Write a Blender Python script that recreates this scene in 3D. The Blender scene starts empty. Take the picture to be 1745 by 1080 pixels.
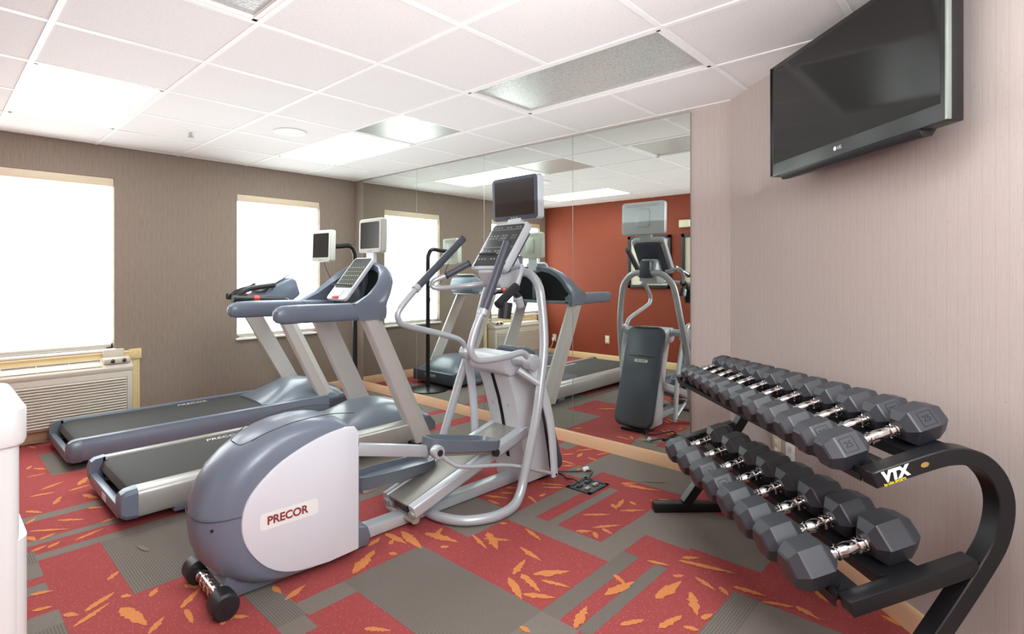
import bpy, bmesh, math, random
from mathutils import Vector, Matrix
random.seed(7)
PI = math.pi
scn = bpy.context.scene
COL = scn.collection
XM, YW, ZC = 3.435, 5.365, 2.3506          # mirror wall, window wall, ceiling height
XR = -0.16                                  # red wall
CX, CY = 3.435, 1.205                       # corner where the angled wall starts
S2 = math.sqrt(.5)

# ------------------------------------------------------------------ materials
def lin(h):
    h = h.lstrip('#'); out = []
    for i in (0, 2, 4):
        c = int(h[i:i+2], 16)/255
        out.append(c/12.92 if c <= .04045 else ((c+.055)/1.055)**2.4)
    return (*out, 1)
def new_mat(name):
    m = bpy.data.materials.new(name); m.use_nodes = True
    nt = m.node_tree; return m, nt, nt.nodes['Principled BSDF']
def mat(name, hexc, rough=.5, metal=0, var=.05, scale=30, bump=0, spec=.5, coat=0):
    m, nt, b = new_mat(name)
    c = lin(hexc)
    tc = nt.nodes.new('ShaderNodeTexCoord')
    nz = nt.nodes.new('ShaderNodeTexNoise'); nz.inputs['Scale'].default_value = scale; nz.inputs['Detail'].default_value = 4
    nt.links.new(tc.outputs['Object'], nz.inputs['Vector'])
    mx = nt.nodes.new('ShaderNodeMix'); mx.data_type = 'RGBA'
    mx.inputs['A'].default_value = (*[v*(1-var) for v in c[:3]], 1)
    mx.inputs['B'].default_value = (*[min(1, v*(1+var)) for v in c[:3]], 1)
    nt.links.new(nz.outputs['Fac'], mx.inputs['Factor'])
    nt.links.new(mx.outputs['Result'], b.inputs['Base Color'])
    b.inputs['Roughness'].default_value = rough; b.inputs['Metallic'].default_value = metal
    b.inputs['Specular IOR Level'].default_value = spec
    if coat: b.inputs['Coat Weight'].default_value = coat; b.inputs['Coat Roughness'].default_value = .1
    if bump:
        bp = nt.nodes.new('ShaderNodeBump'); bp.inputs['Strength'].default_value = bump; bp.inputs['Distance'].default_value = .002
        nt.links.new(nz.outputs['Fac'], bp.inputs['Height']); nt.links.new(bp.outputs['Normal'], b.inputs['Normal'])
    return m
def emis(name, hexc, strength, base='#ffffff'):
    m, nt, b = new_mat(name)
    b.inputs['Base Color'].default_value = lin(base); b.inputs['Roughness'].default_value = .6
    tc = nt.nodes.new('ShaderNodeTexCoord'); nz = nt.nodes.new('ShaderNodeTexNoise'); nz.inputs['Scale'].default_value = 3
    nt.links.new(tc.outputs['Object'], nz.inputs['Vector'])
    mr = nt.nodes.new('ShaderNodeMapRange'); mr.inputs['To Min'].default_value = strength*.95; mr.inputs['To Max'].default_value = strength*1.05
    nt.links.new(nz.outputs['Fac'], mr.inputs['Value']); nt.links.new(mr.outputs['Result'], b.inputs['Emission Strength'])
    b.inputs['Emission Color'].default_value = lin(hexc)
    return m
def math_node(nt, op, a, b=None, c=None):
    n = nt.nodes.new('ShaderNodeMath'); n.operation = op
    for i, v in enumerate((a, b, c)):
        if v is None: continue
        if isinstance(v, (int, float)): n.inputs[i].default_value = v
        else: nt.links.new(v, n.inputs[i])
    return n.outputs[0]
def mixc(nt, fac, a, b):
    mx = nt.nodes.new('ShaderNodeMix'); mx.data_type = 'RGBA'
    for k, v in (('Factor', fac), ('A', a), ('B', b)):
        if isinstance(v, (int, float)): mx.inputs[k].default_value = v
        elif isinstance(v, tuple): mx.inputs[k].default_value = v
        else: nt.links.new(v, mx.inputs[k])
    return mx.outputs['Result']
def wallpaper(name, hexc, dark, light, dots):
    m, nt, b = new_mat(name)
    uv = nt.nodes.new('ShaderNodeUVMap'); sp = nt.nodes.new('ShaderNodeSeparateXYZ'); nt.links.new(uv.outputs[0], sp.inputs[0])
    u, v = sp.outputs[0], sp.outputs[1]
    def noise(su, sv, detail=2):
        cb = nt.nodes.new('ShaderNodeCombineXYZ')
        nt.links.new(math_node(nt, 'MULTIPLY', u, su), cb.inputs[0]); nt.links.new(math_node(nt, 'MULTIPLY', v, sv), cb.inputs[1])
        nz = nt.nodes.new('ShaderNodeTexNoise'); nz.inputs['Scale'].default_value = 1; nz.inputs['Detail'].default_value = detail
        nt.links.new(cb.outputs[0], nz.inputs['Vector']); return nz.outputs['Fac']
    fine = noise(420, 9, 3)
    f = nt.nodes.new('ShaderNodeMapRange'); f.inputs['From Min'].default_value = .35; f.inputs['From Max'].default_value = .65
    nt.links.new(fine, f.inputs['Value'])
    col = mixc(nt, f.outputs[0], lin(dark), lin(light))
    # thin darker pinstripes every 42 mm
    st = math_node(nt, 'LESS_THAN', math_node(nt, 'FRACT', math_node(nt, 'MULTIPLY', u, 1/.042)), .07)
    col = mixc(nt, math_node(nt, 'MULTIPLY', st, .25), col, lin(dots))
    # small dark flecks
    fl = math_node(nt, 'GREATER_THAN', noise(190, 60, 1), .72)
    col = mixc(nt, math_node(nt, 'MULTIPLY', fl, .5), col, lin(dots))
    nt.links.new(col, b.inputs['Base Color']); b.inputs['Roughness'].default_value = .75; b.inputs['Specular IOR Level'].default_value = .25
    bp = nt.nodes.new('ShaderNodeBump'); bp.inputs['Strength'].default_value = .15; bp.inputs['Distance'].default_value = .001
    nt.links.new(fine, bp.inputs['Height']); nt.links.new(bp.outputs[0], b.inputs['Normal'])
    return m
def carpet(name, base, dark, speck, rib=None, amt=.6):
    m, nt, b = new_mat(name)
    tc = nt.nodes.new('ShaderNodeTexCoord')
    nz = nt.nodes.new('ShaderNodeTexNoise'); nz.inputs['Scale'].default_value = 170; nz.inputs['Detail'].default_value = 3
    nt.links.new(tc.outputs['Object'], nz.inputs['Vector'])
    big = nt.nodes.new('ShaderNodeTexNoise'); big.inputs['Scale'].default_value = 3; nt.links.new(tc.outputs['Object'], big.inputs['Vector'])
    col = mixc(nt, nz.outputs['Fac'], lin(dark), lin(base))
    if rib:
        sp = nt.nodes.new('ShaderNodeSeparateXYZ'); nt.links.new(tc.outputs['Object'], sp.inputs[0])
        w = math_node(nt, 'SINE', math_node(nt, 'MULTIPLY', sp.outputs[0 if rib == 'x' else 1], 2*PI/.010))
        w = math_node(nt, 'MULTIPLY_ADD', w, .5, .5)
        col = mixc(nt, math_node(nt, 'MULTIPLY', w, amt), col, lin(speck))
    else:
        vz = nt.nodes.new('ShaderNodeTexVoronoi'); vz.inputs['Scale'].default_value = 95; nt.links.new(tc.outputs['Object'], vz.inputs['Vector'])
        sp = math_node(nt, 'LESS_THAN', vz.outputs['Distance'], .2)
        col = mixc(nt, math_node(nt, 'MULTIPLY', sp, amt), col, lin(speck))
    nt.links.new(col, b.inputs['Base Color']); b.inputs['Roughness'].default_value = .95; b.inputs['Specular IOR Level'].default_value = .1
    bp = nt.nodes.new('ShaderNodeBump'); bp.inputs['Strength'].default_value = .5; bp.inputs['Distance'].default_value = .003
    nt.links.new(nz.outputs['Fac'], bp.inputs['Height']); nt.links.new(bp.outputs[0], b.inputs['Normal'])
    return m
def wood(name, a, bcol):
    m, nt, b = new_mat(name)
    tc = nt.nodes.new('ShaderNodeTexCoord'); mp = nt.nodes.new('ShaderNodeMapping'); mp.inputs['Scale'].default_value = (4, 4, 60)
    nt.links.new(tc.outputs['Object'], mp.inputs[0])
    nz = nt.nodes.new('ShaderNodeTexNoise'); nz.inputs['Scale'].default_value = 2; nz.inputs['Detail'].default_value = 5; nt.links.new(mp.outputs[0], nz.inputs['Vector'])
    nt.links.new(mixc(nt, nz.outputs['Fac'], lin(a), lin(bcol)), b.inputs['Base Color']); b.inputs['Roughness'].default_value = .45
    return m
def tile_mat():
    m, nt, b = new_mat('ceiling tile')
    tc = nt.nodes.new('ShaderNodeTexCoord')
    nz = nt.nodes.new('ShaderNodeTexNoise'); nz.inputs['Scale'].default_value = 120; nz.inputs['Detail'].default_value = 5; nt.links.new(tc.outputs['Object'], nz.inputs['Vector'])
    vz = nt.nodes.new('ShaderNodeTexVoronoi'); vz.inputs['Scale'].default_value = 55; nt.links.new(tc.outputs['Object'], vz.inputs['Vector'])
    col = mixc(nt, nz.outputs['Fac'], lin('#dcd8d6'), lin('#f2efee'))
    col = mixc(nt, math_node(nt, 'MULTIPLY', math_node(nt, 'LESS_THAN', vz.outputs['Distance'], .13), .35), col, lin('#a5a09c'))
    nt.links.new(col, b.inputs['Base Color']); b.inputs['Roughness'].default_value = .9; b.inputs['Specular IOR Level'].default_value = .1
    bp = nt.nodes.new('ShaderNodeBump'); bp.inputs['Strength'].default_value = .25; bp.inputs['Distance'].default_value = .002
    nt.links.new(nz.outputs['Fac'], bp.inputs['Height']); nt.links.new(bp.outputs[0], b.inputs['Normal'])
    return m
def prism_lens(name, hexc):
    m, nt, b = new_mat(name)
    tc = nt.nodes.new('ShaderNodeTexCoord'); vz = nt.nodes.new('ShaderNodeTexVoronoi'); vz.inputs['Scale'].default_value = 90
    nt.links.new(tc.outputs['Object'], vz.inputs['Vector'])
    nt.links.new(mixc(nt, vz.outputs['Distance'], lin(hexc), lin('#a8a8a4')), b.inputs['Base Color'])
    b.inputs['Roughness'].default_value = .22; b.inputs['Metallic'].default_value = .25
    bp = nt.nodes.new('ShaderNodeBump'); bp.inputs['Strength'].default_value = .15; bp.inputs['Distance'].default_value = .003
    nt.links.new(vz.outputs['Distance'], bp.inputs['Height']); nt.links.new(bp.outputs[0], b.inputs['Normal'])
    return m
def mirror_mat():
    m, nt, b = new_mat('mirror glass')
    tc = nt.nodes.new('ShaderNodeTexCoord'); nz = nt.nodes.new('ShaderNodeTexNoise'); nz.inputs['Scale'].default_value = .6
    nt.links.new(tc.outputs['Object'], nz.inputs['Vector'])
    nt.links.new(mixc(nt, nz.outputs['Fac'], lin('#e2e8e3'), lin('#e6ebe6')), b.inputs['Base Color'])
    b.inputs['Metallic'].default_value = 1; b.inputs['Roughness'].default_value = 0
    return m
MT = dict(
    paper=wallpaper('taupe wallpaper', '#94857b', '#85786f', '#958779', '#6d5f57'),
    paper_pink=wallpaper('pinkish wallpaper', '#c0aaa6', '#b9ada8', '#c2b6b1', '#9a8a86'),
    red=mat('red paint', '#86371c', .7, var=.06, scale=6),
    tile=tile_mat(), grid=mat('white tee grid', '#f2f0ee', .5, var=.02),
    c_red=carpet('red carpet', '#ad5353', '#8c4142', '#c48a7c', None, .5),
    c_gx=carpet('grey ribbed carpet crosswise', '#89827b', '#6e6862', '#5d5853', 'x', .7),
    c_gy=carpet('grey ribbed carpet lengthwise', '#89827b', '#6e6862', '#5d5853', 'y', .7),
    c_g=carpet('grey plain carpet', '#857e77', '#726b65', '#958d86', None, .4),
    c_leaf=carpet('orange leaf pile', '#d88f58', '#c27848', '#e8ae7c', None, .4),
    c_gleaf=carpet('pale leaf pile', '#8a8074', '#7a7066', '#968c80', None, .3),
    wood=wood('pale wood trim', '#d9b088', '#e6c4a0'), woodl=wood('light pine trim', '#d8bd87', '#e8d3a2'),
    mirror=mirror_mat(), dark=mat('dark seam', '#3a3d3a', .5), alu_seam=mat('mirror edge', '#9aa39c', .3, .6),
    shade=emis('backlit shade', '#eaf5f4', 4.6), cream=mat('cream headrail', '#d8c7ae', .6, var=.03), white=mat('white paint', '#f0efec', .4, var=.02),
    glass=mat('window glass', '#dfe8ea', .05, 0, .01),
    lamp=emis('lit diffuser', '#eef6f4', 10.0), lens=prism_lens('unlit prismatic lens', '#c9c8c4'),
    metal_panel=mat('brushed metal panel', '#b5b5b0', .35, .5, .1, 8),
    slate=mat('slate blue plastic', '#747f90', .38, .1, .04, 8, coat=.15), slate_k=mat('near black slate plastic', '#2f3639', .35, .1, .05, 10, coat=.2), slate_d=mat('dark slate plastic', '#4b515e', .42, .1, .05, 10),
    slate_g=mat('grey slate plastic', '#6a7480', .35, .1, .05, 8, coat=.2),
    silver=mat('silver painted metal', '#bcc4ca', .3, .25, .04, 12), silver_l=mat('pale silver plastic', '#cdd4da', .42, .1, .03, 10),
    alu=mat('brushed aluminium', '#b4b4b0', .36, .4, .06, 25), upr=mat('satin upright metal', '#cfccc9', .4, .15, .04, 10),
    bez=mat('pale grey bezel', '#cdd0c8', .4, 0, .02), panel=mat('light grey side cover', '#dde3ec', .38, .05, .02, 8),
    belt=mat('treadmill belt', '#3c3d3c', .75, 0, .15, 150, .2), blk=mat('black plastic', '#222326', .45, 0, .1, 30),
    blk_gl=mat('glossy black', '#161618', .3, 0, .05, 10), screen=mat('dark screen glass', '#2f2c2a', .2, 0, .04, 5, spec=.25),
    tvscreen=mat('television glass', '#0f0e0d', .08, 0, .03, 5, spec=.45),
    alu_d=mat('dull aluminium plate', '#96968f', .42, .3, .08, 25), disp=mat('console display', '#34383a', .3, 0, .15, 40), dispg=mat('green grey display', '#454c47', .3, 0, .2, 60),
    rubber=mat('black rubber', '#36393f', .4, 0, .1, 60, .15), rubber_e=mat('embossed rubber', '#17181a', .6, 0, .05), chrome=mat('chrome', '#dcdcdc', .12, 1, .02, 20),
    steel=mat('black powder coat', '#1d1d20', .35, .2, .08, 40), red_b=mat('red plastic', '#c0392f', .4), white_t=mat('white lettering', '#eceef0', .5, var=.02),
    grey_t=mat('grey lettering', '#9a9c9c', .5), red_t=mat('dark red lettering', '#8d3b38', .5), yel_t=mat('yellow lettering', '#d9cf2a', .5), gold=mat('gold sticker', '#b59a55', .4, .4),
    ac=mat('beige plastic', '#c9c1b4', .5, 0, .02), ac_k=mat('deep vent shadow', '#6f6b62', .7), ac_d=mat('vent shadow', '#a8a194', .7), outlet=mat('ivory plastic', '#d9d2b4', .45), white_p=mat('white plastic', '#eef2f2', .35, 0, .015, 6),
    cord=mat('cord rubber', '#1a1a1a', .5), cordw=mat('white cord', '#e2e0dc', .5), matb=mat('cream picture mat', '#d8d0ba', .8), art=mat('soft print', '#b9ae94', .7, 0, .25, 7), sock=mat('socket insert', '#f2efe6', .4),
)
# ------------------------------------------------------------------ mesh builder
def catmull(pts, n=6, closed=False):
    P = [Vector(p) for p in pts]; out = []
    m = len(P); rng = range(m if closed else m-1)
    for i in rng:
        if closed: a, b, c, d = P[(i-1) % m], P[i], P[(i+1) % m], P[(i+2) % m]
        else: a, b, c, d = P[max(i-1, 0)], P[i], P[i+1], P[min(i+2, m-1)]
        for k in range(n):
            t = k/n
            out.append(.5*((2*b)+(c-a)*t+(2*a-5*b+4*c-d)*t*t+(3*b-a-3*c+d)*t**3))
    if not closed: out.append(P[-1])
    return out
class MB:
    def __init__(s): s.bm = bmesh.new()
    def _add(s, tmp, mtx=None):
        if mtx is not None: bmesh.ops.transform(tmp, matrix=mtx, verts=tmp.verts)
        bmesh.ops.recalc_face_normals(tmp, faces=tmp.faces)
        me = bpy.data.meshes.new('tmp'); tmp.to_mesh(me); tmp.free(); s.bm.from_mesh(me); bpy.data.meshes.remove(me)
        return s
    def _bev(s, tmp, bev, seg=2, ang=.5):
        if bev:
            bmesh.ops.recalc_face_normals(tmp, faces=tmp.faces)
            es = [e for e in tmp.edges if len(e.link_faces) == 2 and e.calc_face_angle(0) > ang]
            bmesh.ops.bevel(tmp, geom=es, offset=bev, segments=seg, affect='EDGES', profile=.5, clamp_overlap=True)
    def box(s, x0, x1, y0, y1, z0, z1, bev=0, mtx=None, seg=2):
        t = bmesh.new(); bmesh.ops.create_cube(t, size=1)
        bmesh.ops.transform(t, matrix=Matrix.Translation(((x0+x1)/2, (y0+y1)/2, (z0+z1)/2)) @ Matrix.Diagonal((abs(x1-x0), abs(y1-y0), abs(z1-z0), 1)), verts=t.verts)
        s._bev(t, bev, seg); return s._add(t, mtx)
    def prism(s, prof, axis, a0, a1, bev=0, mtx=None, seg=2, ang=.5):
        t = bmesh.new()
        f = {'y': lambda p, a: (p[0], a, p[1]), 'x': lambda p, a: (a, p[0], p[1]), 'z': lambda p, a: (p[0], p[1], a)}[axis]
        v0 = [t.verts.new(f(p, a0)) for p in prof]; v1 = [t.verts.new(f(p, a1)) for p in prof]; n = len(prof)
        t.faces.new(v0); t.faces.new(v1[::-1])
        for i in range(n): t.faces.new((v0[i], v1[i], v1[(i+1) % n], v0[(i+1) % n]))
        s._bev(t, bev, seg, ang); return s._add(t, mtx)
    def loft(s, rings, cap=True, mtx=None, closed=False):
        t = bmesh.new(); R = [[t.verts.new(p) for p in r] for r in rings]; n = len(rings[0])
        for j in range(len(R)-(0 if closed else 1)):
            A, B = R[j], R[(j+1) % len(R)]
            for i in range(n): t.faces.new((A[i], A[(i+1) % n], B[(i+1) % n], B[i]))
        if cap and not closed: t.faces.new(R[0][::-1]); t.faces.new(R[-1])
        return s._add(t, mtx)
    def grid(s, rows, mtx=None, thick=0):
        t = bmesh.new(); R = [[t.verts.new(p) for p in r] for r in rows]
        for j in range(len(R)-1):
            for i in range(len(R[0])-1): t.faces.new((R[j][i], R[j][i+1], R[j+1][i+1], R[j+1][i]))
        if thick: bmesh.ops.solidify(t, geom=t.faces[:], thickness=thick)
        return s._add(t, mtx)
    def tube(s, pts, r, seg=10, n=6, closed=False, smooth=True, cap=True, mtx=None, sq=None):
        P = catmull(pts, n, closed) if smooth else [Vector(p) for p in pts]
        m = len(P); rings = []; up = None
        for i, p in enumerate(P):
            d = (P[(i+1) % m]-P[i-1]) if closed else (P[min(i+1, m-1)]-P[max(i-1, 0)])
            d.normalize()
            if up is None:
                up = Vector((0, 0, 1)) if abs(d.z) < .9 else Vector((1, 0, 0))
            side = d.cross(up); side.normalize(); up = side.cross(d); up.normalize()
            rr = r if not isinstance(r, (list, tuple)) else r[0]+(r[1]-r[0])*i/(m-1)
            rings.append([p+(side*math.cos(2*PI*k/seg)+up*math.sin(2*PI*k/seg))*rr for k in range(seg)])
        return s.loft(rings, cap, mtx, closed)
    def lathe(s, prof, origin=(0, 0, 0), axis=(0, 0, 1), seg=20, mtx=None, cap=True):
        d = Vector(axis).normalized(); up = Vector((0, 0, 1)) if abs(d.z) < .9 else Vector((1, 0, 0))
        a = d.cross(up).normalized(); b = d.cross(a).normalized(); o = Vector(origin)
        return s.loft([[o+d*h+(a*math.cos(2*PI*k/seg)+b*math.sin(2*PI*k/seg))*r for k in range(seg)] for r, h in prof], cap, mtx)
    def slab(s, c, u, v, hw, hh, th, rad=.01, bev=.003, seg=4):
        """rounded rectangle plate: centre c, unit axes u (width) v (height), thickness th along u x v (towards +normal)"""
        u, v, c = Vector(u).normalized(), Vector(v).normalized(), Vector(c); n = u.cross(v)
        pr = []
        for sx, sy, a0 in ((1, 1, 0), (-1, 1, PI/2), (-1, -1, PI), (1, -1, 1.5*PI)):
            for k in range(seg+1):
                a = a0+PI/2*k/seg; pr.append((sx*(hw-rad)+rad*math.cos(a), sy*(hh-rad)+rad*math.sin(a)))
        M = Matrix((u, v, n)).transposed().to_4x4(); M.translation = c
        return s.prism(pr, 'z', 0, th, bev, M, 2, .9)
    def text(s, body, size, origin, u, v, depth=.001, align='CENTER', shear=0, bold=0):
        cu = bpy.data.curves.new('t', 'FONT'); cu.body = body; cu.size = size; cu.extrude = depth; cu.align_x = align; cu.align_y = 'CENTER'; cu.shear = shear; cu.offset = bold
        o = bpy.data.objects.new('t', cu); COL.objects.link(o)
        dg = bpy.context.evaluated_depsgraph_get(); me = bpy.data.meshes.new_from_object(o.evaluated_get(dg))
        bpy.data.objects.remove(o); bpy.data.curves.remove(cu)
        t = bmesh.new(); t.from_mesh(me); bpy.data.meshes.remove(me)
        u, v = Vector(u).normalized(), Vector(v).normalized(); M = Matrix((u, v, u.cross(v))).transposed().to_4x4(); M.translation = Vector(origin)
        return s._add(t, M)
    def build(s, name, m, parent=None, label=None, cat=None, group=None, kind=None, angle=35, loc=None):
        me = bpy.data.meshes.new(name); s.bm.to_mesh(me); s.bm.free()
        for x in (m if isinstance(m, list) else [m]): me.materials.append(x)
        for p in me.polygons: p.use_smooth = True
        me.set_sharp_from_angle(angle=math.radians(angle))
        o = bpy.data.objects.new(name, me); COL.objects.link(o)
        if parent: o.parent = parent
        if loc: o.location = loc
        tag(o, label, cat, group, kind); return o
def tag(o, label=None, cat=None, group=None, kind=None):
    for k, v in (('label', label), ('category', cat), ('group', group), ('kind', kind)):
        if v: o[k] = v
    return o
def thing(name, label, cat, loc=(0, 0, 0), rz=0, group=None):
    o = bpy.data.objects.new(name, None); COL.objects.link(o); o.empty_display_size = .1
    o.location = loc; o.rotation_euler = (0, 0, rz); return tag(o, label, cat, group)
def copy_tree(o, parent=None):
    c = o.copy(); COL.objects.link(c)
    if parent: c.parent = parent
    for ch in list(o.children): copy_tree(ch, c)
    return c
def wall_pt(a, n, z): return (CX-a*S2-n*S2, CY-a*S2+n*S2, z)   # a along the angled wall, n into the room
# ------------------------------------------------------------------ room shell
YB = -1.695; AX = 0.535                      # back wall and the angled wall's end
def uvwall(name, quads, m, origin, udir):
    """quads: list of 4 points; uv = (distance along udir, z)"""
    bm = bmesh.new(); uvl = bm.loops.layers.uv.new('UVMap')
    for q in quads:
        f = bm.faces.new([bm.verts.new(p) for p in q])
        for l in f.loops:
            d = l.vert.co-Vector(origin); l[uvl].uv = (d.x*udir[0]+d.y*udir[1], d.z)
    bmesh.ops.remove_doubles(bm, verts=bm.verts, dist=.0005)
    me = bpy.data.meshes.new(name); bm.to_mesh(me); bm.free(); me.materials.append(m)
    o = bpy.data.objects.new(name, me); COL.objects.link(o); o['kind'] = 'structure'; return o
W1 = (-0.02, 1.115, .665, 2.085); W2 = (2.121, 3.001, .665, 2.065); REC = .09
def hole_wall(holes, x0, x1):
    xs = sorted({x0, x1, *[h[0] for h in holes], *[h[1] for h in holes]}); qs = []
    for a, b in zip(xs, xs[1:]):
        hs = [h for h in holes if h[0] <= a and h[1] >= b]
        zs = [(0, ZC)] if not hs else [(0, hs[0][2]), (hs[0][3], ZC)]
        for z0, z1 in zs: qs.append([(a, YW, z0), (b, YW, z0), (b, YW, z1), (a, YW, z1)])
    for h in holes:
        a, b, z0, z1 = h; Y2 = YW+REC
        qs += [[(a, YW, z0), (a, Y2, z0), (a, Y2, z1), (a, YW, z1)], [(b, YW, z0), (b, YW, z1), (b, Y2, z1), (b, Y2, z0)],
               [(a, YW, z1), (b, YW, z1), (b, Y2, z1), (a, Y2, z1)], [(a, YW, z0), (a, Y2, z0), (b, Y2, z0), (b, YW, z0)]]
    return qs
uvwall('wall_left', hole_wall([W1, W2], XR, XM), MT['paper'], (0, 0, 0), (1, 0))
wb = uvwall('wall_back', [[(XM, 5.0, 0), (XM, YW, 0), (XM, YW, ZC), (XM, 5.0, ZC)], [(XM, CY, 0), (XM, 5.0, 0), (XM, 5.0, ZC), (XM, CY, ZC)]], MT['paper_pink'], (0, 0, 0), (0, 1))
wb.data.materials.append(MT['paper']); wb.data.polygons[0].material_index = 1  # shade on the strip left of the mirror, painted as darker paper
uvwall('wall_right', [[(CX, CY, 0), (AX, CY-(CX-AX), 0), (AX, CY-(CX-AX), ZC), (CX, CY, ZC)]], MT['paper_pink'], (CX, CY, 0), (-S2, -S2))
uvwall('wall_front', [[(XR, YB, 0), (AX, YB, 0), (AX, YB, ZC), (XR, YB, ZC)]], MT['paper_pink'], (0, 0, 0), (1, 0))
uvwall('wall_side', [[(XR, YB, 0), (XR, YW, 0), (XR, YW, ZC), (XR, YB, ZC)]], MT['red'], (0, 0, 0), (0, 1))

# floor: carpet tiles laid out as one mesh, each cell takes its colour from the tile layout
T = .615
RED, GX, GY, GP, LEAF, GLEAF = range(6)
rects = []
rg = random.Random(11)
for i in range(-2, 7):                       # unseen and distant tiles: a quiet random quilt of the same kinds
    for j in range(-5, 10):
        x0, y0 = .405+i*T, .655+j*T
        k = rg.random()
        rects.append((x0, x0+T, y0, y0+T, RED if k < .55 else (GX, GY, GP)[rg.randrange(3)]))
        if k < .3:
            a = rg.random()*.4+.1
            rects.append((x0, x0+T, y0+a, y0+a+.09, GP))
R_ = lambda *a: rects.append(a)
R_(-.2, 3.5, 1.0, 5.4, RED)
R_(.574, 1.2, 4.37, 4.955, GX); R_(.35, .98, 4.955, 5.03, RED)
R_(-.2, 2.0, 3.63, 3.715, GP); R_(-.2, 2.0, 3.31, 3.372, GP); R_(.36, 2.0, 3.12, 3.19, GP)
R_(.592, 1.22, 2.516, 3.12, GX)
R_(-.2, .36, 3.10, 3.25, GX); R_(-.2, .36, 2.95, 3.10, GP); R_(-.2, .36, 2.88, 2.95, RED); R_(-.2, .358, 2.80, 2.88, GP)
R_(-.2, .364, 2.50, 2.615, GP); R_(-.2, .364, 2.30, 2.50, GX)
R_(1.2, 1.85, 2.2, 2.5, RED); R_(1.2, 2.1, 2.62, 3.1, GP)
R_(.89, 1.01, 1.9, 2.3, GX); R_(.89, 1.0, 1.80, 1.9, GP); R_(1.01, 1.60, 1.885, 1.99, GP)
R_(1.222, 1.64, 1.27, 1.99, GX); R_(.41, .89, 1.2, 1.9, RED); R_(1.0, 1.222, 1.2, 1.885, RED)
R_(1.222, 1.64, 1.10, 1.27, GP); R_(.6, 1.45, .9, 1.2, RED); R_(1.222, 1.45, 1.2, 1.27, GP)
R_(1.64, 2.14, 1.275, 2.03, RED)
R_(1.85, 2.215, 1.88, 2.25, GP); R_(2.125, 2.255, 1.27, 1.9, GP)
R_(2.255, 2.87, 1.786, 1.897, GP); R_(2.255, 2.87, 1.706, 1.786, RED); R_(2.255, 2.87, 1.647, 1.706, GP)
R_(2.87, 3.06, 1.875, 2.06, GP); R_(3.055, 3.5, 1.2, 2.03, GP); R_(3.28, 3.5, 2.3, 2.42, GP)
R_(2.87, 3.06, 1.2, 1.875, RED); R_(2.255, 2.87, 1.39, 1.647, RED)
R_(2.14, 2.50, 1.27, 1.39, GP); R_(2.47, 2.95, .75, 1.385, GP); R_(2.95, 3.3, 1.0, 1.3, RED)
R_(1.64, 2.255, 1.19, 1.272, GX); R_(1.64, 2.255, 1.112, 1.19, RED); R_(1.64, 2.255, 1.056, 1.112, GX)
R_(1.64, 2.5, .2, 1.056, RED); R_(2.255, 2.47, .5, 1.27, RED); R_(2.47, 2.95, .3, .75, RED)
R_(1.5, 2.28, .685, .786, GY); R_(1.7, 2.28, .2, .685, GP); R_(2.28, 2.5, .1, .75, RED)
R_(2.0, 2.7, 3.0, 3.4, GP); R_(2.6, 3.5, 2.62, 3.35, GP); R_(2.87, 3.5, 3.5, 3.75, GP); R_(2.3, 2.87, 4.0, 4.4, GP); R_(2.87, 3.5, 3.85, 4.6, GP); R_(2.87, 3.5, 4.7, 5.0, GX)
xs = sorted({XR-.02, XM+.02, *[r[0] for r in rects], *[r[1] for r in rects]}); ys = sorted({YB-.02, YW+.1, *[r[2] for r in rects], *[r[3] for r in rects]})
xs = [x for x in xs if XR-.03 <= x <= XM+.03]; ys = [y for y in ys if YB-.03 <= y <= YW+.11]
fb = bmesh.new(); V = {}
def fv(x, y):
    if (x, y) not in V: V[(x, y)] = fb.verts.new((x, y, 0))
    return V[(x, y)]
def kind_at(x, y):
    k = RED
    for r in rects:
        if r[0] <= x < r[1] and r[2] <= y < r[3]: k = r[4]
    return k
for a, b in zip(xs, xs[1:]):
    for c, d in zip(ys, ys[1:]):
        if (c+d)/2 < (a+b)/2-2.23-.3: continue
        f = fb.faces.new((fv(a, c), fv(b, c), fv(b, d), fv(a, d))); f.material_index = kind_at((a+b)/2, (c+d)/2)
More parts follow.
